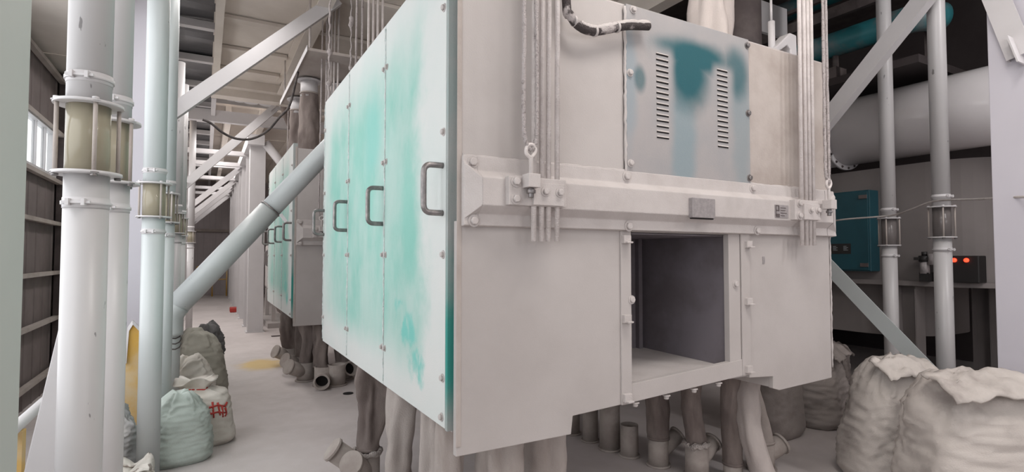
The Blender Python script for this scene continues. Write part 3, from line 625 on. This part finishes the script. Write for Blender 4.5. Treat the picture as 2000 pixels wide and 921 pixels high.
# under the middle/right of the first sifter
spout(2.73, 3.80, .062, .34, 'farthest short tube left under the dark belly of the front sifter')
spout(2.75, 3.58, .062, .36, 'second farthest short tube under the front sifter belly')
spout(2.77, 3.36, .078, .42, 'wide dark tube behind the open-topped floor spout')
spout(2.80, 3.17, .066, .235, 'open-topped floor spout in the middle under the chamber', openp=True)
spout(2.86, 2.93, .072, .20, 'floor spout with branch under the chamber, beside the open-topped one', ((.8, -.1, .5, .20, True),))
sleeve((2.86, 2.96, .84), (2.86, 2.93, .20), .085, .075, 'shadowed sleeve behind the open-topped floor spout', 'fabric_dark', (0, 0), 21, .12)
spout(2.95, 2.66, .078, .22, 'pale floor spout with branch to the right, under the chamber sill', ((.9, .1, .5, .20, True),), crust=True)
sleeve((3.06, 2.80, .84), (2.95, 2.66, .22), .08, .07, 'curved dark sleeve leaning into the pale branched spout', 'fabric_dark', (-.03, 0), 23, .15)
sleeve((3.17, 2.56, .84), (3.14, 2.52, .10), .06, .065, 'straight grey sleeve left of the bright curved one', 'fabric_dark', (0, 0), 25, .08)
sleeve((3.36, 2.56, .84), (3.24, 2.36, .06), .075, .085, 'bright curved sleeve below the notch in the front panel', 'fabric_cream', (-.11, -.03), 27, .10)
sleeve((3.40, 2.66, .84), (3.44, 2.52, .20), .05, .085, 'bulging sleeve immediately right of the bright curved one', 'fabric_light', (.02, 0), 29, .12)
spout(3.14, 2.52, .062, .10, 'low spout under the straight grey sleeve'); spout(3.24, 2.36, .075, .06, 'low spout under the bright curved sleeve')
spout(3.44, 2.52, .085, .20, 'spout with side branch under the bulging sleeve', ((.9, -.2, .4, .18, True),))
bm = new(); bx(bm, 1.6, 4.0, 5.9, 6.0, .0, .03); bx(bm, 2.2, 2.9, 4.2, 4.28, .12, .2); bm.free()
# under the second sifter
s2s = [((1.06, 8.15), .35, 'rearmost dark sleeve under the second sifter', 31, (-.02, -.1)), ((1.10, 7.45), .3, 'middle dark sleeve under the second sifter doors', 33, (0, -.1)), ((1.08, 6.98), .3, 'twisted sleeve under the second sifter near corner', 35, (.03, 0)), ((1.22, 6.75), .3, 'large grey sleeve under the second sifter front', 37, (0, 0)), ((1.50, 6.85), .3, 'rightmost visible sleeve under the second sifter', 39, (0, 0))]
for (x, y), h, l, sd, bw in s2s: sleeve((x-.02, y+.05, .80), (x, y, .2), .11, .09, l, 'fabric_dark', bw, sd, .2)
L2 = ['rearmost capped spout beside the aisle, under the second sifter', 'middle capped spout beside the aisle, under the second sifter', 'front capped spout beside the aisle, under the second sifter', 'spout with an open mouth facing the camera, under the second sifter', 'tan upright spout with a dark open side mouth, under the second sifter']
for i, (x, y, br) in enumerate(((1.06, 8.15, (-1, -.4, .5, .24, True)), (1.10, 7.45, (-1, -.5, .5, .25, True)), (1.08, 6.98, (-1, -.5, .5, .25, True)), (1.22, 6.62, (-.25, -1, .0, .28, False)), (1.50, 6.85, (.2, -1, .3, .22, False)))):
    spout(x, y, .10, .22, L2[i], (br,))
spout(1.36, 6.55, .095, .24, 'plain tan upright spout between the open-mouthed ones')
bm = new(); sweep(bm, [(1.385, 6.089, .0005), (1.385, 6.089, .006)], .055, 24); tag(obj('floor_socket', bm, 'slot_black'), 'black round hole cap in the floor in front of the second sifter', 'hole')
# top sleeves: table plate with spouts over the second sifter
T = thing('feed_plate', 'pale rectangular feed plate hung above the second sifter', 'plate', (1.8, 7.45, 3.75))
bm = new(); bx(bm, .935, 2.7, 6.22, 8.66, 3.75, 3.78); obj('plate', bm, 'dusty_tan', T); bm = new(); bx(bm, .93, .936, 6.21, 8.67, 3.735, 3.80); obj('edge_trim', bm, 'white_paint', T)
for x, y in ((1.12, 7.25), (1.5, 7.3), (1.9, 7.25), (1.12, 8.2)):
    bm = new(); ring(bm, (x, y, 3.72), (0, 0, 1), .10, .15, .02, 24); ring(bm, (x, y, 3.62), (0, 0, 1), .095, .105, .22, 24); obj('spout_tube', bm, 'white_paint', T)
for i, (x, y, m) in enumerate(((1.12, 7.25, 'fabric_dark'), (1.5, 7.3, 'fabric_dark'), (1.9, 7.25, 'fabric_dark'), (1.12, 8.2, 'fabric_dark'))):
    sleeve((x, y, 3.56), (x, y, 2.74), .108, .145, ('dark flared sleeve under the feed plate, nearest the doors', 'second dark sleeve under the feed plate', 'third sleeve under the feed plate', 'rear sleeve under the feed plate')[i], m, (0, 0), 41+i, .08, clampm='spout_tan')
for i, (x, y) in enumerate(((.98, 6.35), (.98, 8.55), (2.6, 6.35))):
    bm = new(); sweep(bm, [(x, y, 3.78), (x, y, 4.42)], .012, 8); tag(obj('hanger_rod', bm, 'dusty_rod'), ('hanger rod at the near corner of the feed plate', 'hanger rod at the far corner of the feed plate', 'hanger rod at the hidden right corner of the feed plate')[i], 'rod')
# sleeves over the first sifter
sleeve((2.90, 2.46, 3.9), (2.93, 2.46, 2.73), .10, .125, 'pale folded sleeve rising from the top of the front sifter behind the vented panel', 'fabric_cream', (0, 0), 51, .22)
bm = new(); sweep(bm, [(3.98, 3.05, 1.5), (3.98, 3.05, 3), (3.98, 3.05, 4.40)], .165, 28); tag(obj('dark_duct', bm, 'dark_steel'), 'dark brown upright duct right of the pale sleeve above the front sifter', 'duct')
sleeve((1.32, 3.4, 4.2), (1.30, 3.4, 2.73), .10, .12, 'pale sleeve on top of the front sifter, behind the doors', 'fabric_cream', (0, 0), 55, .14)
# top bracket
T = thing('top_bracket', 'white cast bracket with round rod on the top edge of the front sifter', 'bracket', (3.40, 2.25, 2.73))
B_ = [(3.20, 2.84), (3.26, 2.87), (3.40, 2.985), (3.47, 2.98), (3.475, 2.725), (3.40, 2.725), (3.40, 2.87), (3.37, 2.895), (3.30, 2.85), (3.20, 2.80)]
bm = new(); prism(bm, [(x_-.03, 2.2, z_) for x_, z_ in B_], (0, .08, 0)); bx(bm, 3.17, 3.24, 2.19, 2.29, 2.725, 2.85); obj('bracket_body', bm, 'white_paint', T, .008)
bm = new(); sweep(bm, [(3.245, 2.25, 2.73), (3.245, 2.25, 3.05)], .022, 16); sweep(bm, [(3.245, 2.25, 3.05), (3.245, 2.25, 3.2)], .008, 8); obj('bracket_rod', bm, 'white_paint', T)
for i in range(3): bolt(T, (3.2+i*.16, 2.1, 2.725), (0, 0, 1), .02, .02)
# hanging rods of the second sifter's near group with knotted chains (between the two machines)
T = thing('knotted_ropes', 'pair of knotted steel rope slings hanging behind the front sifter doors', 'rope', (1.0, 5.0, 3.2))
for x, y, ks in ((.93, 4.95, (3.02, 3.3)), (1.13, 5.0, (3.22, 3.62, 3.66))):
    bm = new(); z = 4.4; pts = []; rs = []
    for i in range(90):
        zz = 4.4-i*.019; pts.append((x+.004*math.sin(i), y, zz)); rs.append(.008+(.013 if min(abs(zz-k) for k in ks) < .02 else 0)+(.002*math.sin(i*.35)))
    sweep(bm, pts, rs, 8, jit=.15); obj('rope', bm, 'rope_dust', T)

# ------------------------------------------------------------ aisle cable and small items
bm = new(); sweep(bm, smoothpath([(-.05, 7.0, 3.03), (.03, 7, 3.0), (.16, 7, 2.90), (.30, 7, 2.85), (.46, 7, 2.87), (.62, 7, 2.98), (.75, 7, 3.16), (.86, 7, 3.32), (.95, 7, 3.74)], 6), .014, 10)
tag(obj('hanging_cable', bm, 'cable_black'), 'black cable sagging across the aisle below the roof braces', 'cable')
bm = new(); bx(bm, .60, .80, 16.2, 16.6, 0, .12); tag(obj('red_box', bm, 'red_paint', bevel=.02), 'small red object at the foot of the far aisle columns', 'box')
bm = new(); bx(bm, 1.10, 1.32, 11.0, 11.1, 0, .012); tag(obj('dark_strip', bm, 'dark_steel'), 'short dark strip lying on the floor near the widest column', 'strip')
# far roller machine right of the columns
T = thing('roller_mill', 'small pale mill machine seen between the aisle column and the second sifter', 'machine', (1.9, 13.2, 0))
bm = new(); bx(bm, 1.25, 2.8, 12.6, 14.2, .75, 1.75); obj('body', bm, 'dusty_panel', T, .05)
bm = new(); sweep(bm, [(1.28, 12.5, 1.45), (1.28, 12.62, 1.45)], .22, 24); obj('pulley', bm, 'plate_grey', T)
bm = new(); bx(bm, 1.35, 2.7, 12.7, 14, 1.75, 2.3); obj('hood', bm, 'brown_wall', T, .03)
bm = new(); prism(bm, [(1.3, 12.7, .75), (1.9, 12.7, .75), (1.7, 12.7, .2), (1.5, 12.7, .2)], (0, 1.2, 0)); obj('hopper', bm, 'fabric_dark', T)
for x in (1.3, 2.7):
    for y in (12.7, 14.1): bm = new(); bx(bm, x-.04, x+.04, y-.04, y+.04, 0, .75); obj('leg', bm, 'dusty_panel', T)
bm = new(); bx(bm, 1.15, 2.9, 12.3, 14.4, 0, .1); struct(obj('trim_1', bm, 'dusty_panel'))
# bright vertical ducts above the first deck end
for i, (x, r) in enumerate(((.36, .06), (.50, .08), (.70, .12), (.98, .14), (1.28, .09))):
    bm = new(); sweep(bm, [(x, 11.2, 4.36), (x, 11.2, 6.55)], r, 24); tag(obj('vertical_duct', bm, 'white_paint'), ('slimmest', 'second', 'third', 'widest', 'rightmost')[i]+' of the bright upright ducts above the end of the ceiling deck', 'duct')
bm = new(); sweep(bm, [(1.0, 11.74, 3.74), (1.62, 11.74, 2.95)], .085, 24); tag(obj('slanting_duct', bm, 'white_paint'), 'short pale duct slanting down from the top of the widest aisle column', 'duct')
bm = new(); sweep(bm, smoothpath([(1.25, 10.8, 4.5), (1.3, 10.8, 4.2), (1.42, 10.8, 3.9)], 5), .12, 20); tag(obj('dark_duct', bm, 'fabric_dark'), 'dark bent duct next to the bright upright ducts', 'duct')
# yellow guard rails
def rail(name, pts, r, m, label): bm = new(); sweep(bm, pts, r, 12); return tag(obj(name, bm, m), label, 'rail')
T = thing('guard_rail', 'yellow guard rail in front of the far back wall', 'rail', (.1, 23, 0))
for z in (.62, 1.10):
    bm = new(); sweep(bm, [(-.25, 23, z), (.72, 23, z)], .025, 10); obj('rail', bm, 'yellow_paint', T)
for x in (-.25, .25, .72): bm = new(); sweep(bm, [(x, 23, 0), (x, 23, 1.10)], .025, 10); obj('post', bm, 'yellow_paint', T)
T = thing('near_guard_rail', 'white-topped guard rail with yellow posts at the lower left', 'rail', (-.85, 4.0, 0))
bm = new(); sweep(bm, [(-.85, 3.55, .60), (-.85, 5.2, .60)], .03, 14); obj('rail', bm, 'white_paint', T)
for y in (3.80, 4.5, 5.2): bm = new(); bx(bm, -.885, -.815, y-.035, y+.035, 0, .58); obj('post', bm, 'yellow_paint', T)
bm = new(); prism(bm, [(-.56, 5.40, 0), (-.50, 5.40, .95), (-.44, 5.40, 1.0), (-.30, 5.40, .80), (-.34, 5.40, 0)], (0, .03, 0))
T = thing('leaning_board', 'yellow-stained pale board leaning behind the pale green-white pipe', 'board', (-.45, 5.4, 0)); bm.free()
bm = new(); prism(bm, [(-.57, 5.46, .0), (-.545, 5.50, .90), (-.515, 5.50, .95), (-.40, 5.50, .80), (-.38, 5.46, 0)], (0, .03, 0)); obj('board', bm, 'yellow_paint', T)
bm = new(); prism(bm, [(-.56, 5.452, .62), (-.547, 5.49, .91), (-.515, 5.49, .965), (-.39, 5.49, .815), (-.39, 5.48, .78), (-.51, 5.48, .93), (-.535, 5.48, .88), (-.545, 5.452, .62)], (0, .045, 0)); obj('board_edge', bm, 'white_paint', T)

# ------------------------------------------------------------ sacks
def sack(x, y, w, d, h, label, m, seed=0, lean=(0, 0), tie=.0, rot=0, wr=.05, top='fold', marks=None):
    N, K = 72, 56; bm = new(); rings = []; O = Vector((seed*3.7, seed*1.3, 0))
    def surf(a, t, off=0):      # a angle, t 0..1 height
        e = .62
        ca, sa = math.cos(a), math.sin(a); se = lambda q: math.copysign(abs(q)**e, q)
        if t < .10: k = .93+.15*math.sin(t/.10*math.pi/2)
        elif t < .62: k = 1.08-.12*((t-.10)/.52)**1.3
        else: k = .96-.44*((t-.62)/.38)**1.8
        if tie and t > .78: k = min(k, tie+(1-tie)*max(0, (.86-t)/.08)) if t < .86 else tie*(1+ (t-.86)/.14*1.0)
        px, py = se(ca)*w/2*k, se(sa)*d/2*k
        z = h*t
        q = Vector((ca*1.6, sa*1.6, t*3.0))+O
        big = noise.noise(q*.8)*wr*.9
        q2 = Vector((ca*1.5, sa*1.5, t*15+1.5*noise.noise(q*1.5)))+O; rdg = (1-abs(noise.noise(q2)))**3
        fine = noise.noise(Vector((ca*4, sa*4, t*22))+O)*wr*.18
        tw = min(1, t*3+.2); disp = big*tw+(rdg-.5)*wr*.34*tw+fine
        if t > .75:
            z += wr*1.6*noise.noise(Vector((ca*1.8, sa*1.8, t*5))+O*2)*((t-.75)*4)
            disp += (1-abs(noise.noise(Vector((math.cos(a)*5, math.sin(a)*5, t*3))+O)))**2*wr*.5-.3*wr
        rr = math.hypot(px, py)+1e-6; f = 1+(disp+off)/rr
        px, py = px*f+lean[0]*t*t, py*f+lean[1]*t*t
        cr, sr = math.cos(rot), math.sin(rot); return Vector((x+px*cr-py*sr, y+px*sr+py*cr, max(0, z)))
    for i in range(K+1):
        rings.append([bm.verts.new(surf(2*math.pi*k/N, i/K)) for k in range(N)])
    for a_, b_ in zip(rings, rings[1:]):
        for k in range(N): bm.faces.new((a_[k], a_[(k+1) % N], b_[(k+1) % N], b_[k])).smooth = True
    bm.faces.new(rings[0][::-1])
    c = sum((v.co for v in rings[-1]), Vector())/N; prev = rings[-1]
    for s_, dz in ((.72, .025), (.4, .03), (.12, .02)):
        row = []
        for k, v in enumerate(rings[-1]):
            q = c.lerp(v.co, s_)
            q = q+Vector((0, 0, (dz if not tie else -.04*(1-s_))+wr*.9*noise.noise(q*9+O)*(1 if s_ > .2 else .4))); row.append(bm.verts.new(q))
        for k in range(N): bm.faces.new((prev[k], prev[(k+1) % N], row[(k+1) % N], row[k])).smooth = True
        prev = row
    bm.faces.new(prev)
    T = thing('filled_sack', label, 'sack', (x, y, 0)); obj('sack_body', bm, m, T)
    if top == 'flap':
        bm = new(); G = []; nx, ny = 26, 12; cr, sr = math.cos(rot), math.sin(rot)
        for i in range(nx+1):
            row = []
            for j in range(ny+1):
                u, v = i/nx-.5, j/ny
                px = u*w*.86; py = -d*.10-v*d*.44; zz = h*1.03+.02-.10*v*v-.03*abs(u*2)**2+.03*noise.noise(Vector((u*6, v*4, seed)))+.018*(1-abs(noise.noise(Vector((u*9+v*3, v*3, seed+5)))))**2
                px += lean[0]; py += lean[1]+.03*noise.noise(Vector((u*5, v*5, seed+9)))
                row.append(bm.verts.new((x+px*cr-py*sr, y+px*sr+py*cr, zz)))
            G.append(row)
        for i in range(nx):
            for j in range(ny): bm.faces.new((G[i][j], G[i+1][j], G[i+1][j+1], G[i][j+1])).smooth = True
        o = obj('folded_top', bm, m, T); sm = o.modifiers.new('thickness', 'SOLIDIFY'); sm.thickness = .012
    if tie:
        bm = new(); cc = surf(0, .86)*.5+surf(math.pi, .86)*.5; n_ = 20
        sweep(bm, [surf(2*math.pi*k/n_, .86, .004) for k in range(n_+1)], .006, 6); obj('tie_cord', bm, 'red_paint' if marks else 'dusty_tan', T)
    if marks:
        bm = new()
        for st in marks:
            pts = [surf(a, t, .004) for a, t in st]
            for p, q in zip(pts, pts[1:]): 
                if (q-p).length > 1e-4: sweep(bm, [p, q], [.009, .006], 6)
        o = obj('red_print', bm, 'red_paint', T)
    return T
# right group
sack(3.74, 1.42, .64, .54, .82, 'largest flour-covered sack at the bottom right with a crumpled folded top', 'bag_flour', 2, (-.02, .02), rot=-.5, wr=.055, top='flap')
sack(4.02, 2.02, .46, .42, .78, 'tall flour-covered sack standing just left of the largest one', 'bag_flour', 5, (.06, -.02), rot=-.4, wr=.042, top='flap')
sack(4.62, 2.40, .30, .30, .50, 'small narrow sack squeezed behind the tall flour-covered sack', 'bag_flour', 7, (0, 0), rot=.2, wr=.05, top='flap')
sack(4.88, 3.02, .62, .50, .66, 'grey dusty sack with a sagging top right of the front sifter base', 'bag_grey', 9, (.04, 0), rot=.3, wr=.055, top='flap')
sack(4.22, 2.98, .46, .40, .78, 'plain upright grey sack half hidden by the front sifter', 'bag_grey', 11, (-.02, 0), rot=.1, wr=.02)
sack(5.55, 3.25, .40, .36, .60, 'dim sack behind the scuffed white pipe', 'bag_grey', 15, (0, 0), rot=.6, wr=.05)
# left group
mk = []
def T_(a, t): return (a, t)
base = -1.15
mk += [[(base-.30, .62), (base-.05, .64)], [(base-.05, .64), (base+.22, .60), (base+.34, .66)], [(base-.2, .70), (base-.22, .46)], [(base-.05, .68), (base-.03, .48)], [(base+.08, .62), (base+.10, .44)], [(base-.34, .52), (base-.1, .54), (base+.2, .50)], [(base+.2, .58), (base+.28, .50), (base+.22, .44)], [(base+.34, .66), (base+.26, .60)], [(base-.30, .56), (base-.36, .46)]]
mk = [[(a, t) for a, t in s_] for s_ in mk]
sack(.0, 5.12, .46, .40, .50, 'white sack with red printing and tied neck, front of the left pile by the aisle', 'bag_white', 21, (-.04, .02), tie=.34, rot=0, wr=.03, marks=mk)
sack(-.14, 4.74, .40, .34, .46, 'pale green plastic sack close behind the green-white pipe', 'bag_green', 23, (0, 0), rot=.2, wr=.035)
sack(-.54, 4.70, .28, .34, .42, 'crumpled white-grey sack between the two nearest pipe pairs', 'bag_tarp', 25, (0, 0), rot=.2, wr=.05)
sack(-.40, 4.22, .26, .26, .17, 'low white plastic bag on the floor at the foot of the pipes', 'bag_white', 27, (0, 0), rot=.2, wr=.05, tie=.5)
sack(-.02, 6.35, .46, .50, .72, 'olive grey sack behind the red-printed one', 'bag_olive', 29, (-.04, .0), rot=.1, wr=.04)
sack(.02, 7.45, .34, .36, .66, 'charcoal sack at the far end of the left pile', 'bag_charcoal', 31, (.03, 0), rot=.3, wr=.06)
sack(-.10, 5.82, .40, .34, .56, 'beige crumpled sack between the olive and red-printed ones', 'bag_white', 33, (0, 0), rot=.1, wr=.05)

# ------------------------------------------------------------ right background machines
T = thing('filter_tank', 'large grey round-ended tank in shadow behind the white pipes on the right', 'machine', (7.4, 4.5, 0))
def stadium(x0, x1, y0, y1, z, r=.6, n=10):
    pts = []
    for (cx, cy, a0) in ((x1-r, y0+r, -90), (x1-r, y1-.05, 0), (x0+.05, y1-.05, 90), (x0+r, y0+r, 180)):
        rr = r if cy < y1-.1 else .05
        for k in range(n+1): a = R(a0+90*k/n); pts.append((cx+rr*math.cos(a), cy+rr*math.sin(a), z))
    return pts
bm = new(); prism(bm, stadium(6.42, 8.4, 2.15, 8.5, 1.24), (0, 0, 1.22)); obj('tank_body', bm, 'tank_paint', T)
bm = new(); prism(bm, stadium(6.36, 8.46, 2.08, 8.55, 1.19), (0, 0, .05)); obj('rim', bm, 'tank_paint', T)
bm = new(); prism(bm, stadium(6.60, 8.2, 2.9, 8.3, .62), (0, 0, .57)); obj('lower_cone', bm, 'tank_paint', T)
for x, y in ((6.5, 2.95), (6.5, 5.2), (7.0, 2.25), (8.1, 2.9), (8.1, 6)):
    bm = new(); hcol(bm, x-.09, x+.09, y-.09, y+.09, 0, 1.19); obj('leg', bm, 'tank_paint', T)
T = thing('control_cabinet', 'teal electrical cabinet with a dark data plate on the tank wall', 'cabinet', (6.38, 3.55, 1.33))
bm = new(); bx(bm, 6.24, 6.42, 3.20, 4.10, 1.33, 2.215); obj('cabinet_body', bm, 'cabinet_teal', T, .01)
bm = new(); bx(bm, 6.225, 6.24, 3.215, 4.085, 1.345, 2.20); d_ = obj('cabinet_door', bm, 'cabinet_teal', T, .004)
bm = new(); bx(bm, 6.2235, 6.226, 3.40, 3.64, 1.52, 1.635); pl = obj('data_plate', bm, 'black_plastic', d_)
bm = new()
for yy_ in (3.545, 3.43):
    for k in range(4): bx(bm, 6.222, 6.2236, yy_+(.015 if k % 2 else 0), yy_+.05, 1.56+k*.014, 1.566+k*.014)
obj('plate_print', bm, 'plate_light', pl)
for z in (1.40, 2.14): bm = new(); bx(bm, 6.212, 6.226, 3.22, 3.30, z-.02, z+.02); obj('hinge', bm, 'dark_steel', d_)
T = thing('air_regulator', 'small compressed-air regulator with a glass bowl on the tank rim', 'regulator', (6.3, 2.76, 1.24))
bm = new(); sweep(bm, [(6.33, 2.74, 1.44), (6.33, 2.74, 1.50)], .05, 16); sweep(bm, [(6.33, 2.74, 1.50), (6.33, 2.74, 1.54)], .025, 12); bx(bm, 6.29, 6.37, 2.62, 2.82, 1.455, 1.485); obj('valve_body', bm, 'black_plastic', T)
bm = new(); sweep(bm, [(6.33, 2.74, 1.32), (6.33, 2.74, 1.44)], .042, 16); obj('bowl', bm, 'plate_grey', T)
bm = new(); sweep(bm, [(6.33, 2.66, 1.41), (6.33, 2.66, 1.52)], .05, 14); obj('gauge', bm, 'plate_grey', T)
bm = new(); bx(bm, 6.30, 6.42, 2.70, 2.78, 1.24, 1.33); obj('foot', bm, 'black_plastic', T)
T = thing('lamp_box', 'dark control box with two glowing red lamps beside the white pipe', 'control box', (6.4, 2.45, 1.28))
bm = new(); bx(bm, 6.34, 6.50, 2.30, 2.62, 1.24, 1.50); obj('box', bm, 'black_plastic', T, .01)
for y_ in (2.395, 2.492):
    bm = new(); sweep(bm, [(6.34, y_, 1.457), (6.325, y_, 1.457), (6.315, y_, 1.457)], [.02, .02, .012], 16); o = obj('lamp', bm, 'red_lamp', T); o['label'] = 'glowing red lamp'
# big white duct along the aisle direction
T = thing('main_duct', 'big white horizontal duct with a bolted flange, upper right', 'duct', (6.55, 3, 2.95))
DX, DZ, DR = 6.40, 2.905, .37
bm = new(); sweep(bm, [(DX, .9, DZ), (DX, 3.52, DZ)], DR, 64); obj('duct_tube', bm, 'duct_gloss', T)
bm = new(); sweep(bm, [(DX, 3.56, DZ), (DX, 5.4, DZ)], DR, 64); obj('duct_tube', bm, 'duct_gloss', T)
bm = new(); ring(bm, (DX, 3.54, DZ), (0, 1, 0), DR*.97, DR+.05, .03, 64); f = obj('flange', bm, 'white_paint', T)
for k in range(20):
    a = 2*math.pi*k/20+.1; bolt(f, (DX+math.cos(a)*(DR+.028), 3.525, DZ+math.sin(a)*(DR+.028)), (0, -1, 0), .010, .012, 'dark_steel')
bm = new(); sweep(bm, [(DX, .2, DZ), (DX, .2, DZ+.01)], .01, 6); bm.free()
# teal pipes and dark gallery above
def duct(pts, r, m, label, name='teal_pipe'): bm = new(); sweep(bm, smoothpath(pts, 5), r, 24); return tag(obj(name, bm, m), label, 'pipe')
duct([(6.1, 6.5, 3.86), (6.1, 4, 3.86), (6.1, 2.9, 3.86), (6.12, 2.66, 3.86), (6.35, 2.55, 3.88)], .135, 'teal_duct', 'dusty teal pipe above the white duct, ending right of the scuffed pipe')
duct([(6.3, 6.5, 4.55), (6.3, 4, 4.55), (6.3, 3.0, 4.55)], .12, 'teal_duct', 'upper teal pipe in the dark at the top right')
T = thing('gallery', 'dark steel gallery with brackets above the white duct', 'platform', (6.6, 3.6, 3.3))
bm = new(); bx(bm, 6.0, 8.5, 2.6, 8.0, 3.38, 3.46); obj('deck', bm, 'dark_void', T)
bm = new(); bx(bm, 5.98, 6.03, 2.6, 8.0, 4.12, 4.24); bx(bm, 5.98, 6.03, 2.6, 8.0, 4.36, 4.40); obj('rail', bm, 'dark_steel', T)
bm = new(); bx(bm, 5.42, 5.92, 3.9, 3.94, 4.04, 4.40); obj('lit_ceiling_panel', bm, 'white_paint', T)  # white panel added in place of lit ceiling, no gallery part
for y_ in (3.0, 3.45, 3.9, 4.5): 
    bm = new(); bx(bm, 6.0, 6.2, y_-.06, y_+.06, 3.46, 3.58); obj('bracket', bm, 'dark_steel', T)
    bm = new(); sweep(bm, [(6.1, y_, 3.58), (6.1, y_, 3.74)], .03, 12); obj('support', bm, 'dark_steel', T)
for y_ in (2.7, 4.2, 5.6): bm = new(); bx(bm, 6.45, 6.55, y_-.04, y_+.04, 3.46, 5.3); obj('post', bm, 'dark_steel', T)
for i, (x, y) in enumerate(((4.3, 3.5), (4.35, 3.3))):
    bm = new(); sweep(bm, [(x, y, 2.9), (x, y, 4.9)], .014, 8); tag(obj('dark_rod', bm, 'dark_steel'), ('left', 'right')[i]+' one of two thin dark rods hanging above the white top bracket', 'rod')
bm = new(); bx(bm, 6.8, 8.6, 6.6, 8.2, 4.6, 5.0); tag(obj('lit_ceiling_box', bm, 'tank_paint', bevel=.02), 'grey box added in place of lit ceiling, high behind the white top bracket', 'ceiling_patch')  # added box, stands in for a patch of lit ceiling
# wire crossing the right side
bm = new(); sweep(bm, smoothpath([(5.9, 3.5, 1.86), (5.75, 3.2, 1.875), (5.65, 2.72, 1.88), (5.4, 2.45, 1.90), (5.19, 2.17, 1.945), (4.75, 1.75, 1.90), (4.3, 1.33, 1.855), (4.2, 1.05, 1.83)], 6), .008, 8)
tag(obj('thin_wire', bm, 'dusty_rod'), 'thin pale wire strung from the teal cabinet past the white pipes to the right edge', 'wire')

# ------------------------------------------------------------ groups of alike things
GR = {'conveying_pipe': 'white conveying pipes with sight glasses', 'filled_sack': 'filled flour sacks on the floor', 'fabric_sleeve': 'fabric sleeves above and below the sifters',
      'floor_spout': 'floor spouts under the sifters', 'diagonal_brace': 'white diagonal steel braces', 'vertical_duct': 'bright upright ducts above the deck end', 'steel_column': 'white steel columns',
      'plansifter': 'box sifters along the aisle', 'hanger_rod': 'hanger rods of the feed plate', 'dark_rod': 'thin dark rods above the bracket', 'teal_pipe': 'teal pipes at the upper right'}
for o in SC.objects:
    k = o.name.split('.')[0]
    if k in GR and 'category' in o: o['group'] = GR[k]
